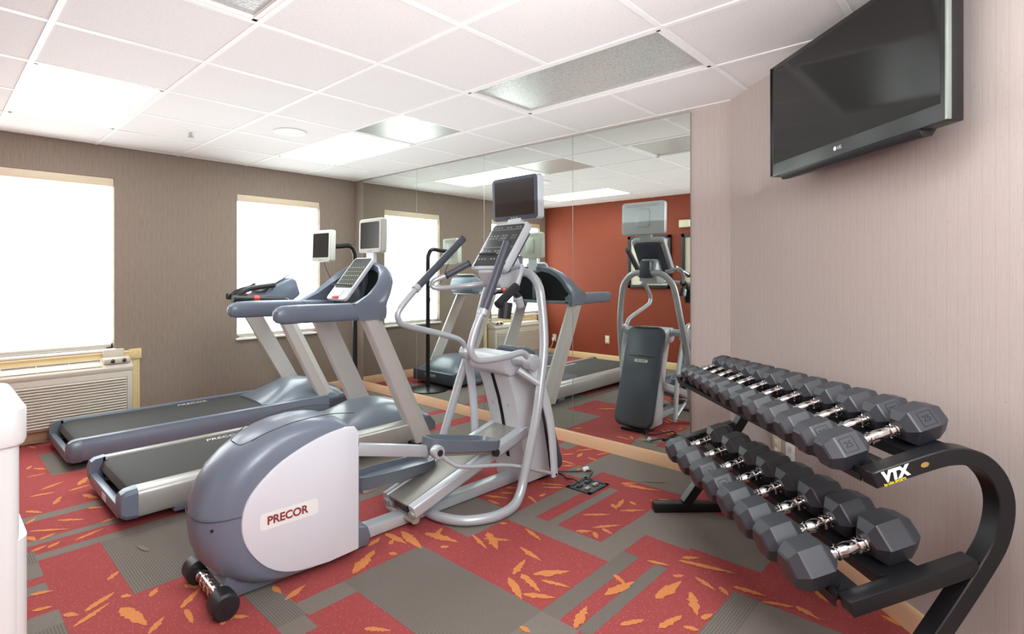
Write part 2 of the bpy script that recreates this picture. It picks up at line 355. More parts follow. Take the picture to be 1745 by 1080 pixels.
LEAVES = [(0.43,2.52,0.54,2.59,1),(0.38,2.44,0.51,2.52,0),(0.53,2.45,0.57,2.26,1),(0.54,2.71,0.59,2.76,1),(0.63,2.45,0.67,2.5,0),(0.56,2.2,0.63,2.27,1),(0.37,2.56,0.41,2.51,1),(0.55,2.54,0.58,2.51,0),(0.69,2.28,0.79,2.37,1),(0.75,2.44,0.8,2.36,1),(0.7,2.26,0.69,2.15,1),(0.75,2.14,0.8,2.07,0),(0.79,2.2,0.77,2.06,1),(0.49,3.56,0.59,3.47,0),(0.37,3.51,0.51,3.4,0),(0.35,3.24,0.41,3.27,0),(0.41,3.23,0.46,3.27,1),(0.51,3.23,0.64,3.28,0),(0.37,3.62,0.42,3.68,0),(0.49,4.13,0.61,4.2,0),(0.43,4.05,0.55,4.03,0),(0.6,3.99,0.72,4.02,0),(0.66,4.06,0.74,4.2,1),(0.51,3.82,0.56,3.93,1),(0.65,3.87,0.7,3.74,1),(0.51,4.63,0.57,4.54,1),(0.46,4.45,0.56,4.45,0),(0.48,4.63,0.51,4.7,1),(0.39,3.82,0.45,3.73,1),(0.63,3.63,0.7,3.57,0),(0.64,3.36,0.72,3.38,0),(0.3,2.81,0.37,2.78,1),(0.29,2.67,0.35,2.65,1),(0.36,3.44,0.38,3.36,1),(0.39,3.36,0.46,3.39,0),(1.28,2.01,1.46,2.11,1),(1.46,2.16,1.55,2.19,1),(1.59,2.21,1.6,2.05,1),(1.54,2.1,1.58,2.13,0),(1.66,2.17,1.62,1.96,1),(1.49,2.04,1.51,2.0,1),(1.73,2.07,1.73,2.0,0),(1.0,2.17,1.0,2.09,1),(0.99,2.04,1.1,2.08,0),(0.78,2.11,0.85,2.04,1),(0.76,2.06,0.8,2.12,0),(1.11,1.67,1.17,1.59,1),(1.73,2.07,1.78,1.88,1),(1.73,2.0,1.83,2.05,1),(1.88,1.89,1.83,1.74,0),(1.95,1.85,1.86,1.7,1),(1.89,1.82,1.97,1.71,0),(2.11,1.74,2.07,1.61,0),(1.95,1.64,1.92,1.49,0),(1.75,1.51,1.88,1.55,1),(1.72,1.51,1.64,1.37,1),(1.78,1.49,1.73,1.35,1),(1.81,1.45,1.94,1.35,1),(1.8,1.4,1.84,1.28,0),(1.67,1.39,1.74,1.28,1),(2.44,1.62,2.55,1.51,0),(2.62,1.5,2.73,1.4,0),(2.67,1.58,2.63,1.52,0),(2.65,1.53,2.77,1.56,1),(2.77,1.52,2.75,1.47,0),(2.35,1.5,2.48,1.41,0),(2.38,1.46,2.36,1.39,0),(2.32,1.47,2.27,1.42,0),(2.26,1.54,2.32,1.48,0),(2.26,2.17,2.33,2.04,0),(2.23,2.11,2.23,2.02,0),(2.35,2.13,2.41,2.06,0),(2.43,1.98,2.39,1.89,0),(2.47,1.93,2.53,1.93,1),(2.63,2.04,2.71,1.92,0),(2.59,2.0,2.68,1.9,0),(2.43,2.16,2.48,2.1,0),(2.06,1.87,2.09,1.84,0),(1.69,1.91,1.72,1.88,0),(2.05,1.2,2.01,1.12,1),(1.89,1.15,2.06,1.11,1),(1.64,1.12,1.78,1.16,1),(1.77,1.01,1.86,0.96,1),(2.97,1.68,3.01,1.55,0),(1.51,1.27,1.51,1.22,1),(3.15,2.26,3.23,2.21,0),(3.29,2.24,3.43,2.16,0),(3.18,2.15,3.29,2.18,1),(3.23,2.1,3.22,2.01,0),(3.32,2.08,3.43,2.04,0),(3.05,2.21,3.05,2.07,0),(2.96,2.13,3.04,2.07,0),(2.96,2.0,3.02,2.02,0),(2.97,1.69,3.04,1.62,0),(2.95,1.66,3.03,1.46,0),(2.87,1.45,2.85,1.4,0),(2.91,1.42,2.95,1.33,1),(2.01,0.99,2.2,0.97,1),(2.35,1.05,2.42,0.82,0),(2.38,1.05,2.44,0.99,0),(2.27,0.94,2.23,0.84,0),(2.15,0.91,2.02,0.83,1),(2.27,0.84,2.23,0.79,0),(2.31,0.8,2.33,0.68,1),(1.85,0.9,1.98,0.87,1),(1.92,0.84,1.94,0.79,1),(2.01,0.81,2.07,0.79,1),(2.28,0.68,2.33,0.58,0),(2.53,0.57,2.45,0.49,1),(2.5,0.33,2.47,0.23,1),(2.34,0.58,2.31,0.49,0),(2.21,1.01,2.25,0.98,0),(2.25,1.15,2.28,1.06,0)]
def leaf(x0, y0, x1, y1, wide, z=.0012, mi=LEAF):
    p, q = Vector((x0, y0)), Vector((x1, y1)); d = q-p; L = d.length
    if L < .02: return
    if not wide and L > .3: q = p+d*(.3/L); d = q-p; L = .3
    nrm = Vector((-d.y, d.x))/L; w = max(.013, L*(.125 if wide else .07)); w = min(w, .028); N = 14
    up, dn = [], []
    for k in range(N+1):
        t = k/N; h = w*(math.sin(PI*t**.8)**.8)*(1+rg.uniform(-.3, .22)) if 0 < k < N else .001
        c = p+d*t
        up.append(c+nrm*h); dn.append(c-nrm*h*rg.uniform(.65, 1.25))
    pts = up+dn[::-1]
    f = fb.faces.new([fb.verts.new((v.x, v.y, z)) for v in pts]); f.material_index = mi
for i, L_ in enumerate(LEAVES): leaf(*L_, z=.0010+.00001*i)
zi = 0
for _ in range(420):                          # the rest of the scattered leaf motif, in the parts of the floor the list above leaves out
    x, y = rg.uniform(XR, XM), rg.uniform(YB, YW)
    if y < x-2.3: continue
    k = kind_at(x, y)
    near = min((math.hypot((l[0]+l[2])/2-x, (l[1]+l[3])/2-y) for l in LEAVES), default=9)
    seen = (.3 < x < 3.1 and .5 < y < 2.2) or (x < .8 and 2 < y < 5)
    if near < .16 or (seen and k == RED): continue
    a = rg.uniform(0, PI); L = rg.uniform(.09, .2)
    e = (x+L*math.cos(a), y+L*math.sin(a))
    if kind_at(*e) != k: continue
    zi += 1
    if k == RED: leaf(x, y, *e, rg.random() < .5, .0022+.00001*zi)
    elif rg.random() < .35: leaf(x, y, *e, True, .0022+.00001*zi, GLEAF)
me = bpy.data.meshes.new('floor'); bmesh.ops.recalc_face_normals(fb, faces=fb.faces); fb.to_mesh(me); fb.free()
for k in ('c_red', 'c_gx', 'c_gy', 'c_g', 'c_leaf', 'c_gleaf'): me.materials.append(MT[k])
o = bpy.data.objects.new('floor', me); COL.objects.link(o); o['kind'] = 'structure'

# ceiling: tiles in a 2 ft tee grid, with openings where the troffers sit
GX0, GY0, G = .3781, 4.1118, .6096
gx = [XR]+[GX0+k*G for k in range(0, 6) if GX0+k*G < XM]+[XM]
gy = [YB]+sorted(GY0-k*G for k in range(-2, 10))+[YW]; gy = [v for v in gy if YB <= v <= YW]
cell = lambda L, Mj: (GX0+L*G, GX0+(L+1)*G, GY0-Mj*G)
LIGHTS = [  # x0,x1,y0,y1, lit, label
    (GX0, GX0+G, GY0-G, GY0+G, True, 'lit ceiling light above the left window, nearest the left edge'),
    (GX0+3*G, GX0+4*G, GY0-G, GY0+G, True, 'lit ceiling light panel near the mirror, beside the square metal panel'),
    (GX0+3*G, GX0+4*G, GY0-5*G, GY0-3*G, False, 'large unlit ceiling light with grey prismatic lens in front of the mirror'),
    (GX0, GX0+G, GY0-5*G, GY0-3*G, False, 'unlit ceiling light with metal rim cut off by the top edge'),
    (GX0+G, GX0+2*G, GY0-8*G, GY0-6*G, True, 'added unseen fill light in the ceiling behind the viewpoint'),  # extra troffer out of view, added to fill the room with light
]
PANEL = (GX0+3*G, GX0+4*G, GY0-2*G, GY0-G)
cb = MB(); gb = MB(); t_ = .012
inside = lambda x, y: any(l[0] < x < l[1] and l[2] < y < l[3] for l in LIGHTS) or (PANEL[0] < x < PANEL[1] and PANEL[2] < y < PANEL[3])
for a, b in zip(gx, gx[1:]):
    for c, d in zip(gy, gy[1:]):
        if inside((a+b)/2, (c+d)/2) or d < a-2.6: continue
        cb.box(a, b, c, d, ZC, ZC+.015)
for a in gx[1:-1]:
    y0 = max(YB, a-2.23)
    gb.box(a-t_, a+t_, y0, YW, ZC-.005, ZC+.002)
for c in gy[1:-1]:
    x1 = min(XM, c+2.23)
    segs = [(XR, x1)]
    for l in LIGHTS:                           # no tee across a troffer
        if l[2]+.01 < c < l[3]-.01:
            segs = [s_ for a, b in segs for s_ in ((a, min(b, l[0])), (max(a, l[1]), b)) if s_[1]-s_[0] > .01]
    for a, b in segs: gb.box(a, b, c-t_, c+t_, ZC-.0042, ZC+.002)
ceil = cb.build('ceiling', MT['tile'], kind='structure')
gb.build('tee_grid', MT['grid'], ceil)
MB().box(XR-.2, XM+.2, YB-.2, YW+.2, ZC+.16, ZC+.2).build('light_block', MT['white'], kind='structure')  # unseen slab added above the ceiling to stop light leaks
for x0, x1, y0, y1, lit, lab in LIGHTS:
    t = thing('ceiling_light', lab, 'light', ((x0+x1)/2, (y0+y1)/2, ZC))
    hx, hy = (x1-x0)/2-.012, (y1-y0)/2-.012
    B = MB(); B.box(-hx, -hx+.02, -hy, hy, -.002, .05); B.box(hx-.02, hx, -hy, hy, -.002, .05); B.box(-hx, hx, -hy, -hy+.02, -.002, .05); B.box(-hx, hx, hy-.02, hy, -.002, .05)
    B.build('frame', MT['grid'], t)
    B = MB(); B.box(-hx+.02, hx-.02, -hy+.02, hy-.02, .012, .02); B.build('diffuser', MT['lamp' if lit else 'lens'], t)
    B = MB(); B.box(-hx, hx, -hy, hy, .05, .12); B.build('housing', MT['white'], t)
t = thing('ceiling_panel', 'square brushed metal ceiling panel next to the lit light by the mirror', 'ceiling panel', ((PANEL[0]+PANEL[1])/2, (PANEL[2]+PANEL[3])/2, ZC))
MB().box(-.292, .292, -.292, .292, .002, .012).build('metal_face', MT['metal_panel'], t)
B = MB()
for s in (-1, 1): B.box(s*.292-.006, s*.292+.006, -.298, .298, -.001, .014); B.box(-.298, .298, s*.292-.006, s*.292+.006, -.001, .014)
B.build('rim', MT['grid'], t)
t = thing('ceiling_speaker', 'round white ceiling speaker grille between the two lit ceiling lights', 'speaker', (1.91, 3.85, ZC-.002))
MB().lathe([(.115, 0), (.115, -.006), (.10, -.010), (.095, -.008)], seg=36).build('ring', MT['white'], t)
B = MB(); B.lathe([(.095, -.004), (.09, -.009), (.0005, -.011)], seg=36); B.build('grille', MT['grid'], t)
t = thing('sprinkler_head', 'small metal fire sprinkler head on the ceiling above the window wall', 'sprinkler', (1.392, 4.378, ZC))
MB().lathe([(.03, 0), (.028, -.004), (.012, -.006)], seg=16).build('escutcheon', MT['white'], t)
B = MB(); B.lathe([(.008, -.005), (.008, -.03), (.003, -.035)], seg=10); B.lathe([(.02, -.04), (.02, -.042)], seg=12); B.tube([(-.012, 0, -.012), (-.014, 0, -.03), (0, 0, -.04), (.014, 0, -.03), (.012, 0, -.012)], .002, 6); B.build('deflector', MT['alu'], t)

# baseboards
bp_ = [(0, 0), (.014, 0), (.014, .075), (.008, .088), (0, .092)]
def baseboard(name, p0, p1, nrm, m):
    d = Vector((p1[0]-p0[0], p1[1]-p0[1], 0)); L = d.length; d.normalize(); n = Vector((*nrm, 0)).normalized()
    Mx = Matrix((d, n, Vector((0, 0, 1)))).transposed().to_4x4(); Mx.translation = (*p0, 0)
    MB().prism([(y, z) for y, z in bp_], 'x', 0, L, mtx=Mx).build(name, m, kind='structure')
baseboard('baseboard_left', (XR, YW), (.06, YW), (0, -1), MT['wood']); baseboard('baseboard_left.001', (.06, YW), (XM, YW), (0, -1), MT['wood'])
baseboard('baseboard_back', (XM, CY), (XM, YW), (-1, 0), MT['wood'])
baseboard('baseboard_right', (CX, CY), (AX, CY-(CX-AX)), (-S2, S2), MT['wood'])
baseboard('baseboard_side', (XR, YB), (XR, YW), (1, 0), MT['woodl'])

# windows and backlit roller shades
for i, w in enumerate((W1, W2)):
    a, b, z0, z1 = w; Y2 = YW+REC
    B = MB()
    for x in (a+.02, b-.02): B.box(x-.02, x+.02, Y2-.03, Y2, z0, z1)
    B.box(a, b, Y2-.03, Y2, z0, z0+.04); B.box(a, b, Y2-.03, Y2, z1-.04, z1); B.box(a, b, Y2-.028, Y2-.004, (z0+z1)/2-.02, (z0+z1)/2+.02)
    wo = B.build('window_%d' % (i+1), MT['white'], kind='structure')
    MB().box(a+.03, b-.03, Y2-.014, Y2-.010, z0+.03, z1-.03).build('pane', MT['glass'], wo)
    MB().box(a-.015, b+.01, YW-.025, Y2-.03, z0-.022, z0-.0005, .006).build('sill', MT['white'], wo)
    t = thing('roller_shade', ('wide backlit white roller shade in the left window above the air conditioner', 'narrower backlit white roller shade in the right window behind the treadmills')[i], 'window shade', ((a+b)/2, YW+.03, z1))
    h = (b-a)/2; H = z1-z0
    MB().box(-h+.002, h-.002, -.026, .03, -.068, -.001, .004).build('headrail', MT['cream'], t)
    MB().box(-h+.012, h-.014, .008, .011, -H+.034, -.06).build('shade_cloth', MT['shade'], t)
    MB().box(-h+.012, h-.014, 0, .018, -H+.010, -H+.036, .004).build('bottom_rail', MT['ac'], t)

# the mirror in four tall sheets on the back wall
ed = [1.450, 2.359, 3.293, 4.229, 5.173]
names = ('right end, next to the dumbbell rack', 'second from the right, behind the elliptical', 'second from the left, behind the near treadmill', 'left end, by the window wall corner')
for k in range(4):
    t = thing('mirror_sheet', 'tall wall mirror sheet at the '+names[k] if k in (0, 3) else 'tall wall mirror sheet, '+names[k], 'mirror', (XM, (ed[k]+ed[k+1])/2, .094), group='wall mirror sheets')
    h = (ed[k+1]-ed[k])/2
    MB().box(-.007, -.001, -h+.0025, h-.0025, 0, 2.328-.094).build('glass', MT['mirror'], t)
    B = MB()
    B.box(-.0072, -.0005, -h, -h+.0024, 0, 2.328-.094); B.box(-.0072, -.0005, h-.0024, h, 0, 2.328-.094)
    B.box(-.0085, -.0005, -h, h, 2.328-.094, 2.331-.094); B.build('edge', MT['alu_seam'], t)
# ------------------------------------------------------------------ treadmills
def deck(t, rails, hood_m, hw=.39):
    """running deck in local coordinates: x forward from the rear end, y to the left, z up"""
    MB().prism([(1.6, .188), (.085, .188), (.055, .172), (.038, .138), (.055, .104), (.085, .09), (1.6, .09)], 'y', -.305, .305, .004).build('belt', MT['belt'], t)
    for s in (-1, 1):
        pr = [(s*.312, .075), (s*.312, .196), (s*.33, .20), (s*.36, .196), (s*(hw-.006), .180), (s*hw, .165), (s*hw, .075), (s*(hw-.008), .052), (s*.33, .05)]
        MB().prism(pr, 'x', .055, 1.88, .002).build('side_rail', rails, t)
        B = MB(); B.loft([[(x, s*(.312+(hw+.004-.312)*f), z) for f, z in ((0, zb), (0, zt), (.3, zt+.006), (.75, zt), (ye, zt-.02), (ye, zb+.02), (.8*ye, zb))]
                          for x, zb, zt, ye in ((-.012, .085, .15, .72), (-.002, .065, .178, .9), (.02, .05, .192, .98), (.07, .046, .198, 1))])
        B.build('rear_end_cap', hood_m, t)
    B = MB(); B.box(-.008, .03, -.33, .33, .05, .115, .008); B.build('rear_crossbar', hood_m, t)
    MB().box(.02, 1.9, -.305, .305, .025, .06, .006).build('base_frame', MT['blk'], t)
    for x, y in ((.285, -.355), (.285, .355), (1.75, -.355), (1.75, .355)):
        B = MB(); B.box(x-.05, x+.05, y-.028, y+.028, .022, .07, .012); B.lathe([(.008, 0), (.008, .03)], (x+.03, y, .004), seg=8); B.lathe([(.016, 0), (.016, .008)], (x+.03, y, 0), seg=12)
        B.build('foot', hood_m, t)
def motor_hood(t, m, top=.315, hw=.325, x0=1.27, L=.86):
    rings = []
    for f, zt, w in ((0, .203, .88), (.12, .232, .94), (.25, .268, .98), (.42, top, 1), (.6, top+.004, 1), (.78, top-.03, 1), (.92, top-.09, .98), (1, top-.17, .93)):
        x = x0+L*f; r = []
        for k in range(13):
            y = hw*w*(1-2*k/12); u = abs(y)/(hw*w)
            r.append((x, y, .18+(zt-.18)*(1-u**3.2) if zt > .18 else zt-(u**3)*.03))
        r = [(x, hw*w, .06)]+r+[(x, -hw*w, .06)]
        rings.append(r)
    h = MB().loft(rings).build('motor_hood', m, t, angle=50)
    return h
def upright(t, s, m, xb0, xb1, xt0, xt1, zb, zt, yi=.33, yo=.396):
    def sec(x0, x1, z): return [(x0, s*yi, z), (x1, s*yi, z), (x1, s*(yi+.02), z), (x0+(x1-x0)*.6, s*yo, z), (x0+.01, s*yo, z), (x0, s*(yo-.01), z)]
    MB().loft([sec(xb0, xb1, zb), sec(xt0, xt1, zt)]).build('upright', m, t, angle=20)
def monitor(t, name, c, u, v, hw, hh, shell, bezel, back_d=.05, scr=(.82, .76, .03), vents=True, foot_t=None):
    """flat entertainment screen; u to its right as one looks at the glass, v up, normal u x v towards the viewer"""
    u, v, c = Vector(u).normalized(), Vector(v).normalized(), Vector(c); n = u.cross(v)
    m = MB().slab(c-n*back_d, u, v, hw, hh, back_d, .025, .008)
    mo = m.build(name, shell, t)
    MB().slab(c, u, v, hw*.97, hh*.97, .008, .022, .003).build('bezel', bezel, mo)
    MB().slab(c+n*.008+v*hh*scr[2], u, v, hw*scr[0], hh*scr[1], .0015, .008, 0).build('glass', MT['screen'], mo)
    B = MB()
    for k in (-1, 0, 1): B.slab(c+n*.008-v*hh*.88+u*k*.022, u, v, .007, .004, .002, .002, 0)
    B.build('button', MT['grey_t'], mo)
    if vents:
        B = MB()
        for k in range(15):
            q = c-n*(back_d+.0005)+v*hh*.78+u*(k-7)*hw*.1
            B.slab(q, u, (v*.9+u*.35), hw*.018, hh*.11, .002, .001, 0)
        B.build('vent', MT['ac_d'], mo)
        MB().slab(c-n*(back_d+.012), -u, v, hw*.34, hh*.55, -.014, .02, .004).build('mount_boss', shell, mo)
    return mo

# --- near treadmill -------------------------------------------------------------
t = thing('treadmill', 'treadmill with silver side rails nearer the camera, in front of the other treadmill', 'treadmill', (.69, 3.55, 0))
deck(t, MT['alu'], MT['slate'])
MB().slab((-.0095, -.05, .083), (0, -1, 0), (0, 0, 1), .045, .018, .001, .004, 0).build('warning_label', MT['white_t'], t)
MB().text('PRECOR', .062, (.72, .235, .1895), (1, 0, 0), (0, 1, 0), .0004, shear=.2).build('belt_lettering', MT['white_t'], t)
motor_hood(t, MT['slate_g'])
for s in (-1, 1):
    upright(t, s, MT['upr'], 1.865, 2.055, 1.40, 1.565, .022, 1.0)
    B = MB(); rings = []
    for x, f, zc in ((.785, .15, 1.03), (.792, .5, 1.03), (.81, .8, 1.031), (.85, 1, 1.032), (1.0, 1.03, 1.033), (1.2, 1.05, 1.03), (1.42, 1.05, 1.027), (1.60, .98, 1.025)):
        rings.append([(x, s*.352+.04*f*math.copysign(abs(math.cos(a))**.7, math.cos(a)), zc+.058*f*math.copysign(abs(math.sin(a))**.7, math.sin(a))) for a in [2*PI*k/16 for k in range(16)]])
    B.loft(rings); hr_ = B.build('handrail', MT['slate'], t, angle=50)
    MB().loft([[(x+.04*math.sin(q)*-1, s*.352+.0432*math.copysign(abs(math.cos(q))**.7, math.cos(q)), 1.028+.0625*math.copysign(abs(math.sin(q))**.7, math.sin(q))) for q in [2*PI*k/16 for k in range(16)]] for x in (1.36, 1.363)]).build('joint_seam', MT['dark'], hr_)
half = [(.392, .968, 1.37, 1.592), (.392, 1.03, 1.35, 1.588), (.390, 1.085, 1.33, 1.605), (.376, 1.15, 1.46, 1.645), (.35, 1.225, 1.545, 1.685), (.295, 1.29, 1.605, 1.712), (.21, 1.338, 1.65, 1.728), (.105, 1.36, 1.672, 1.735), (0, 1.364, 1.676, 1.736)]
path = half+[(-y, z, a, b) for y, z, a, b in half[-2::-1]]
rings = []
for i, (y, z, a, b) in enumerate(path):
    p, q = path[max(0, i-1)], path[min(len(path)-1, i+1)]
    d = Vector((q[0]-p[0], q[1]-p[1])).normalized(); ny, nz = -d.y, d.x
    if i in (0, len(path)-1): ny, nz = (-1 if y > 0 else 1), 0
    if ny*y > 0 or (abs(y) < .01 and nz > 0): ny, nz = -ny, -nz
    th = .045
    rings.append([(a, y, z), (a+.02, y-ny*.012, z-nz*.012), (b-.03, y-ny*.012, z-nz*.012), (b, y, z), (b-.01, y+ny*th, z+nz*th), (a+.01, y+ny*th, z+nz*th)])
arch = MB().loft(rings).build('console_arch', MT['slate'], t, angle=50)
rows = [[], []]
for y, z, a, b in path: rows[0].append((1.575, y*.97, .985)); rows[1].append((b-.03, y*.95, z-.02))
MB().grid(rows, thick=.02).build('front_panel', MT['slate_k'], t)
MB().box(1.40, 1.60, -.36, .36, .975, 1.012, .01).build('dash_tray', MT['slate'], t)
for s in (-1, 1):
    MB().lathe([(.0, 0), (.042, 0), (.047, .05), (.043, .052), (.038, .012)], (1.47, s*.24, 1.0), seg=18).build('cup_holder', MT['slate_d'], t)
v = Vector((.255, 0, .305)).normalized(); u = Vector((0, -1, 0)); n = u.cross(v)
c0 = Vector((1.545, 0, 1.258))
con = MB().slab(c0-n*.03, u, v, .132, .203, .03, .03, .008).build('console', MT['panel'], t)
MB().slab(c0+v*.045, u, v, .115, .14, .0015, .015, 0).build('display', MT['dispg'], con)
MB().slab(c0+v*.168, u, v, .11, .022, .002, .012, 0).build('fan_grille', MT['disp'], con)
B = MB()
for r_ in range(5):
    for k in range(7): B.slab(c0+n*.0016+v*(.10-.04*r_)+u*(k-3)*.03, u, v, .005, .002 if r_ % 2 else .0035, .001, .0008, 0)
B.build('button', MT['outlet'], con)
MB().slab(c0-v*.145+n*.001, u, v, .045, .028, .004, .012, .001).build('stop_pad', MT['white_p'], con)
MB().slab(c0-v*.19+n*.001, u, v, .04, .009, .006, .006, .001).build('stop_key', MT['red_b'], con)
q = c0-v*.088+n*.02
MB().tube([q-u*.13, q-u*.06+n*.006, q+u*.06+n*.006, q+u*.13], .006, 8).build('reading_rack', MT['blk'], con)
MB().box(1.615, 1.67, -.06, .06, 1.02, 1.33, .01).build('console_support', MT['slate_d'], t)
MB().slab((1.752, 0, 1.42), u, (.0, 0, 1), .05, .10, .03, .012, .003).build('monitor_post', MT['panel'], t)
monitor(t, 'monitor', (1.728, 0, 1.583), (0, -1, 0), (.02, 0, 1), .152, .135, MT['bez'], MT['bez'])
MB().text('PRECOR', .04, (1.708, 0, 1.315), (0, 1, 0), (-.35, 0, 1), .0006, shear=.2).build('lettering', MT['white_t'], t)
MB().tube([(1.3, .34, 1.0), (1.36, .33, .95), (1.42, .33, .93), (1.40, .335, .97)], .002, 6).build('safety_cord', MT['blk'], t)

# --- far treadmill --------------------------------------------------------------
t2 = thing('treadmill', 'treadmill with blue-grey side rails farther back by the window wall', 'treadmill', (.66, 4.735, 0))
deck(t2, MT['slate'], MT['slate_g'], .365)
MB().text('PRECOR', .062, (.93, .235, .1895), (1, 0, 0), (0, 1, 0), .0004, shear=.2).build('belt_lettering', MT['white_t'], t2)
motor_hood(t2, MT['slate_g'], .325, .33, 1.32, .80)
B = MB(); B.box(1.45, 2.14, -.345, .345, .035, .17, .02); B.build('lower_cowl', MT['slate_d'], t2)
MB().text('PRECOR', .05, (2.1415, .02, .12), (0, 1, 0), (0, 0, 1), .0006, shear=.2).build('lettering', MT['white_t'], t2)
for s in (-1, 1):
    upright(t2, s, MT['upr'], 1.885, 2.045, 1.375 if s < 0 else 1.32, 1.525 if s < 0 else 1.48, .03, 1.03, .265, .318)
    MB().box(1.36 if s < 0 else 1.31, 1.53 if s < 0 else 1.49, s*.27-.03, s*.27+.05, 1.03, 1.075, .012).build('upright_cap', MT['blk'], t2)
    gx_ = 1.06 if s < 0 else 1.24
    B = MB(); B.tube([(1.5, s*.27, 1.06), (gx_+.2, s*.29, 1.075), (gx_+.1, s*.295, 1.082), (gx_, s*.295, 1.085)], .03, 12)
    g = B.build('handrail', MT['blk'], t2)
    MB().lathe([(.026, 0), (.033, .004), (.033, .045), (.026, .05)], (gx_+.16, s*.294, 1.0785), (1, 0, 0)).build('grip_ring', MT['red_b'], g)
    MB().tube([(gx_+.03, s*.27, 1.09), (gx_+.09, s*.25, 1.135), (gx_+.18, s*.22, 1.165), (1.45, s*.19, 1.19)], .022, 10).build('sensor_grip', MT['blk'], t2)
B = MB(); B.prism([(1.36, 1.07), (1.62, 1.045), (1.70, 1.10), (1.66, 1.235), (1.60, 1.255), (1.44, 1.175)], 'y', -.19, .19, .02); B.build('console_body', MT['slate'], t2, angle=50)
v = Vector((.20, 0, .112)).normalized(); u = Vector((0, -1, 0)); n = u.cross(v); c0 = Vector((1.49, 0, 1.207))
con = MB().slab(c0, u, v, .15, .145, .012, .03, .004).build('console', MT['metal_panel'], t2)
MB().slab(c0+n*.012+v*.03, u, v, .115, .08, .0015, .02, 0).build('display', MT['metal_panel'], con)
MB().slab(c0+n*.012-v*.085, u, v, .07, .02, .002, .018, 0).build('magazine_slot', MT['disp'], con)
MB().box(1.36, 1.55, -.27, .27, 1.035, 1.075, .012).build('console_crossbar', MT['upr'], t2)

# --- television on its floor stand, in the corner --------------------------------
t = thing('monitor_stand', 'small white framed monitor on a black floor stand between far treadmill and mirror', 'monitor', (2.96, 4.61, 0))
MB().lathe([(.22, 0), (.22, .012), (.20, .02), (.03, .035)], seg=32).build('base', MT['steel'], t)
MB().tube([(0, 0, .02), (0, 0, .8), (0, 0, 1.40), (-.01, 0, 1.50), (-.06, 0, 1.56), (-.16, 0, 1.555), (-.29, -.005, 1.545)], .023, 12).build('pole', MT['steel'], t)
monitor(t, 'monitor', (-.375, -.02, 1.548), (.12, -1, 0), (.03, 0, 1), .142, .148, MT['bez'], MT['bez'], .055)
MB().tube([(-.34, .02, 1.44), (-.3, .03, 1.34), (-.22, .03, 1.2), (-.08, .02, 1.1), (-.015, 0, .9)], .004, 6).build('cable', MT['cord'], t)
# ------------------------------------------------------------------ elliptical trainer
t = thing('elliptical_trainer', 'silver and blue-grey elliptical trainer with rounded rear housing, in front of the mirror', 'elliptical trainer', (.81, 2.28, 0), math.radians(-2.7))
prof = [(.57, .03), (.57, .55), (.555, .59), (.52, .625), (.46, .65), (.40, .662), (.33, .665), (.25, .658), (.17, .642), (.10, .612), (.03, .565), (-.025, .515), (-.065, .455), (-.09, .38), (-.095, .31), (-.085, .235), (-.06, .165), (-.02, .11), (.03, .07), (.09, .042), (.16, .025), (.30, .02)]
def hood_sec(y, sx, sz): return [(.57+(x-.57)*sx, y, .30+(z-.30)*(sz if z > .30 else 1-(1-sz)*.6)) for x, z in prof]
hood = MB().loft([hood_sec(y, a, b) for y, a, b in ((-.150, .80, .88), (-.138, .868, .925), (-.115, .93, .962), (-.08, .972, .985), (-.03, .995, .998), (.03, .995, .998), (.08, .972, .985), (.115, .93, .962), (.138, .868, .925), (.150, .80, .88))]).build('rear_housing', MT['slate'], t, angle=50)
pan = [(.565, .045), (.565, .575), (.545, .60), (.50, .606), (.44, .60), (.36, .582), (.27, .55), (.19, .51), (.12, .455), (.075, .40), (.055, .34), (.055, .28), (.07, .225), (.105, .165), (.155, .11), (.22, .07), (.30, .048), (.42, .038)]
for s in (-1, 1):
    MB().prism([(q_.x, q_.y) for q_ in catmull([(a_, b_, 0) for a_, b_ in pan[3:]], 3)]+[(a_, b_) for a_, b_ in pan[:3]], 'y', s*.135, s*.158, .008, ang=.9).build('side_cover', MT['panel'], t, angle=40)
    MB().slab((.245, s*.1585, .30), (-s*-1, 0, 0) if s < 0 else (-1, 0, 0), (0, 0, 1), .122, .033, .0012, .014, 0).build('badge_plate', MT['white_p'], t)
    MB().text('PRECOR', .0455, (.235 if s < 0 else .255, s*.1605, .30), (1, 0, 0) if s < 0 else (-1, 0, 0), (0, 0, 1), .0005, bold=.0012).build('lettering', MT['red_t'], t)
B = MB(); q = [(-.088, .345, 0), (-.086, .345, .06), (-.062, .345, .11), (-.01, .345, .14), (.055, .345, .152)]
B.tube([(x, -y, z) for x, z, y in q], .002, 6); B.tube([(x, y, z) for x, z, y in q], .002, 6)
q = [(.57, .642, .105), (.45, .658, .105), (.30, .655, .105), (.18, .632, .10), (.09, .59, .06), (.075, .592, 0)]
B.tube([(x, -y, z+.006) for x, z, y in q], .002, 6); B.tube([(x, y, z+.006) for x, z, y in q], .002, 6); B.build('panel_seam', MT['dark'], hood)
MB().lathe([(.006, 0), (.006, .004)], (-.045, -.128, .315), (-.5, -1, 0), 8).build('screw', MT['blk'], hood)
B = MB(); B.prism([(.03, .035), (.05, .01), (.25, .008), (.65, .012), (.665, .05), (.65, .10), (.57, .12), (.3, .06), (.05, .13), (.015, .10), (.0, .06)], 'y', -.098, .098, .008); B.build('base_shroud', MT['slate_g'], t)
ax = MB().lathe([(.017, -.19), (.017, .19)], (-.02, -.01, .05), (0, 1, 0)).build('axle', MT['chrome'], t)
B = MB()
for y in (-.07, -.02, .03, .08): B.lathe([(.021, 0), (.024, .003), (.024, .011), (.021, .014)], (-.02, y, .05), (0, 1, 0))
B.build('collar', MT['chrome'], ax)
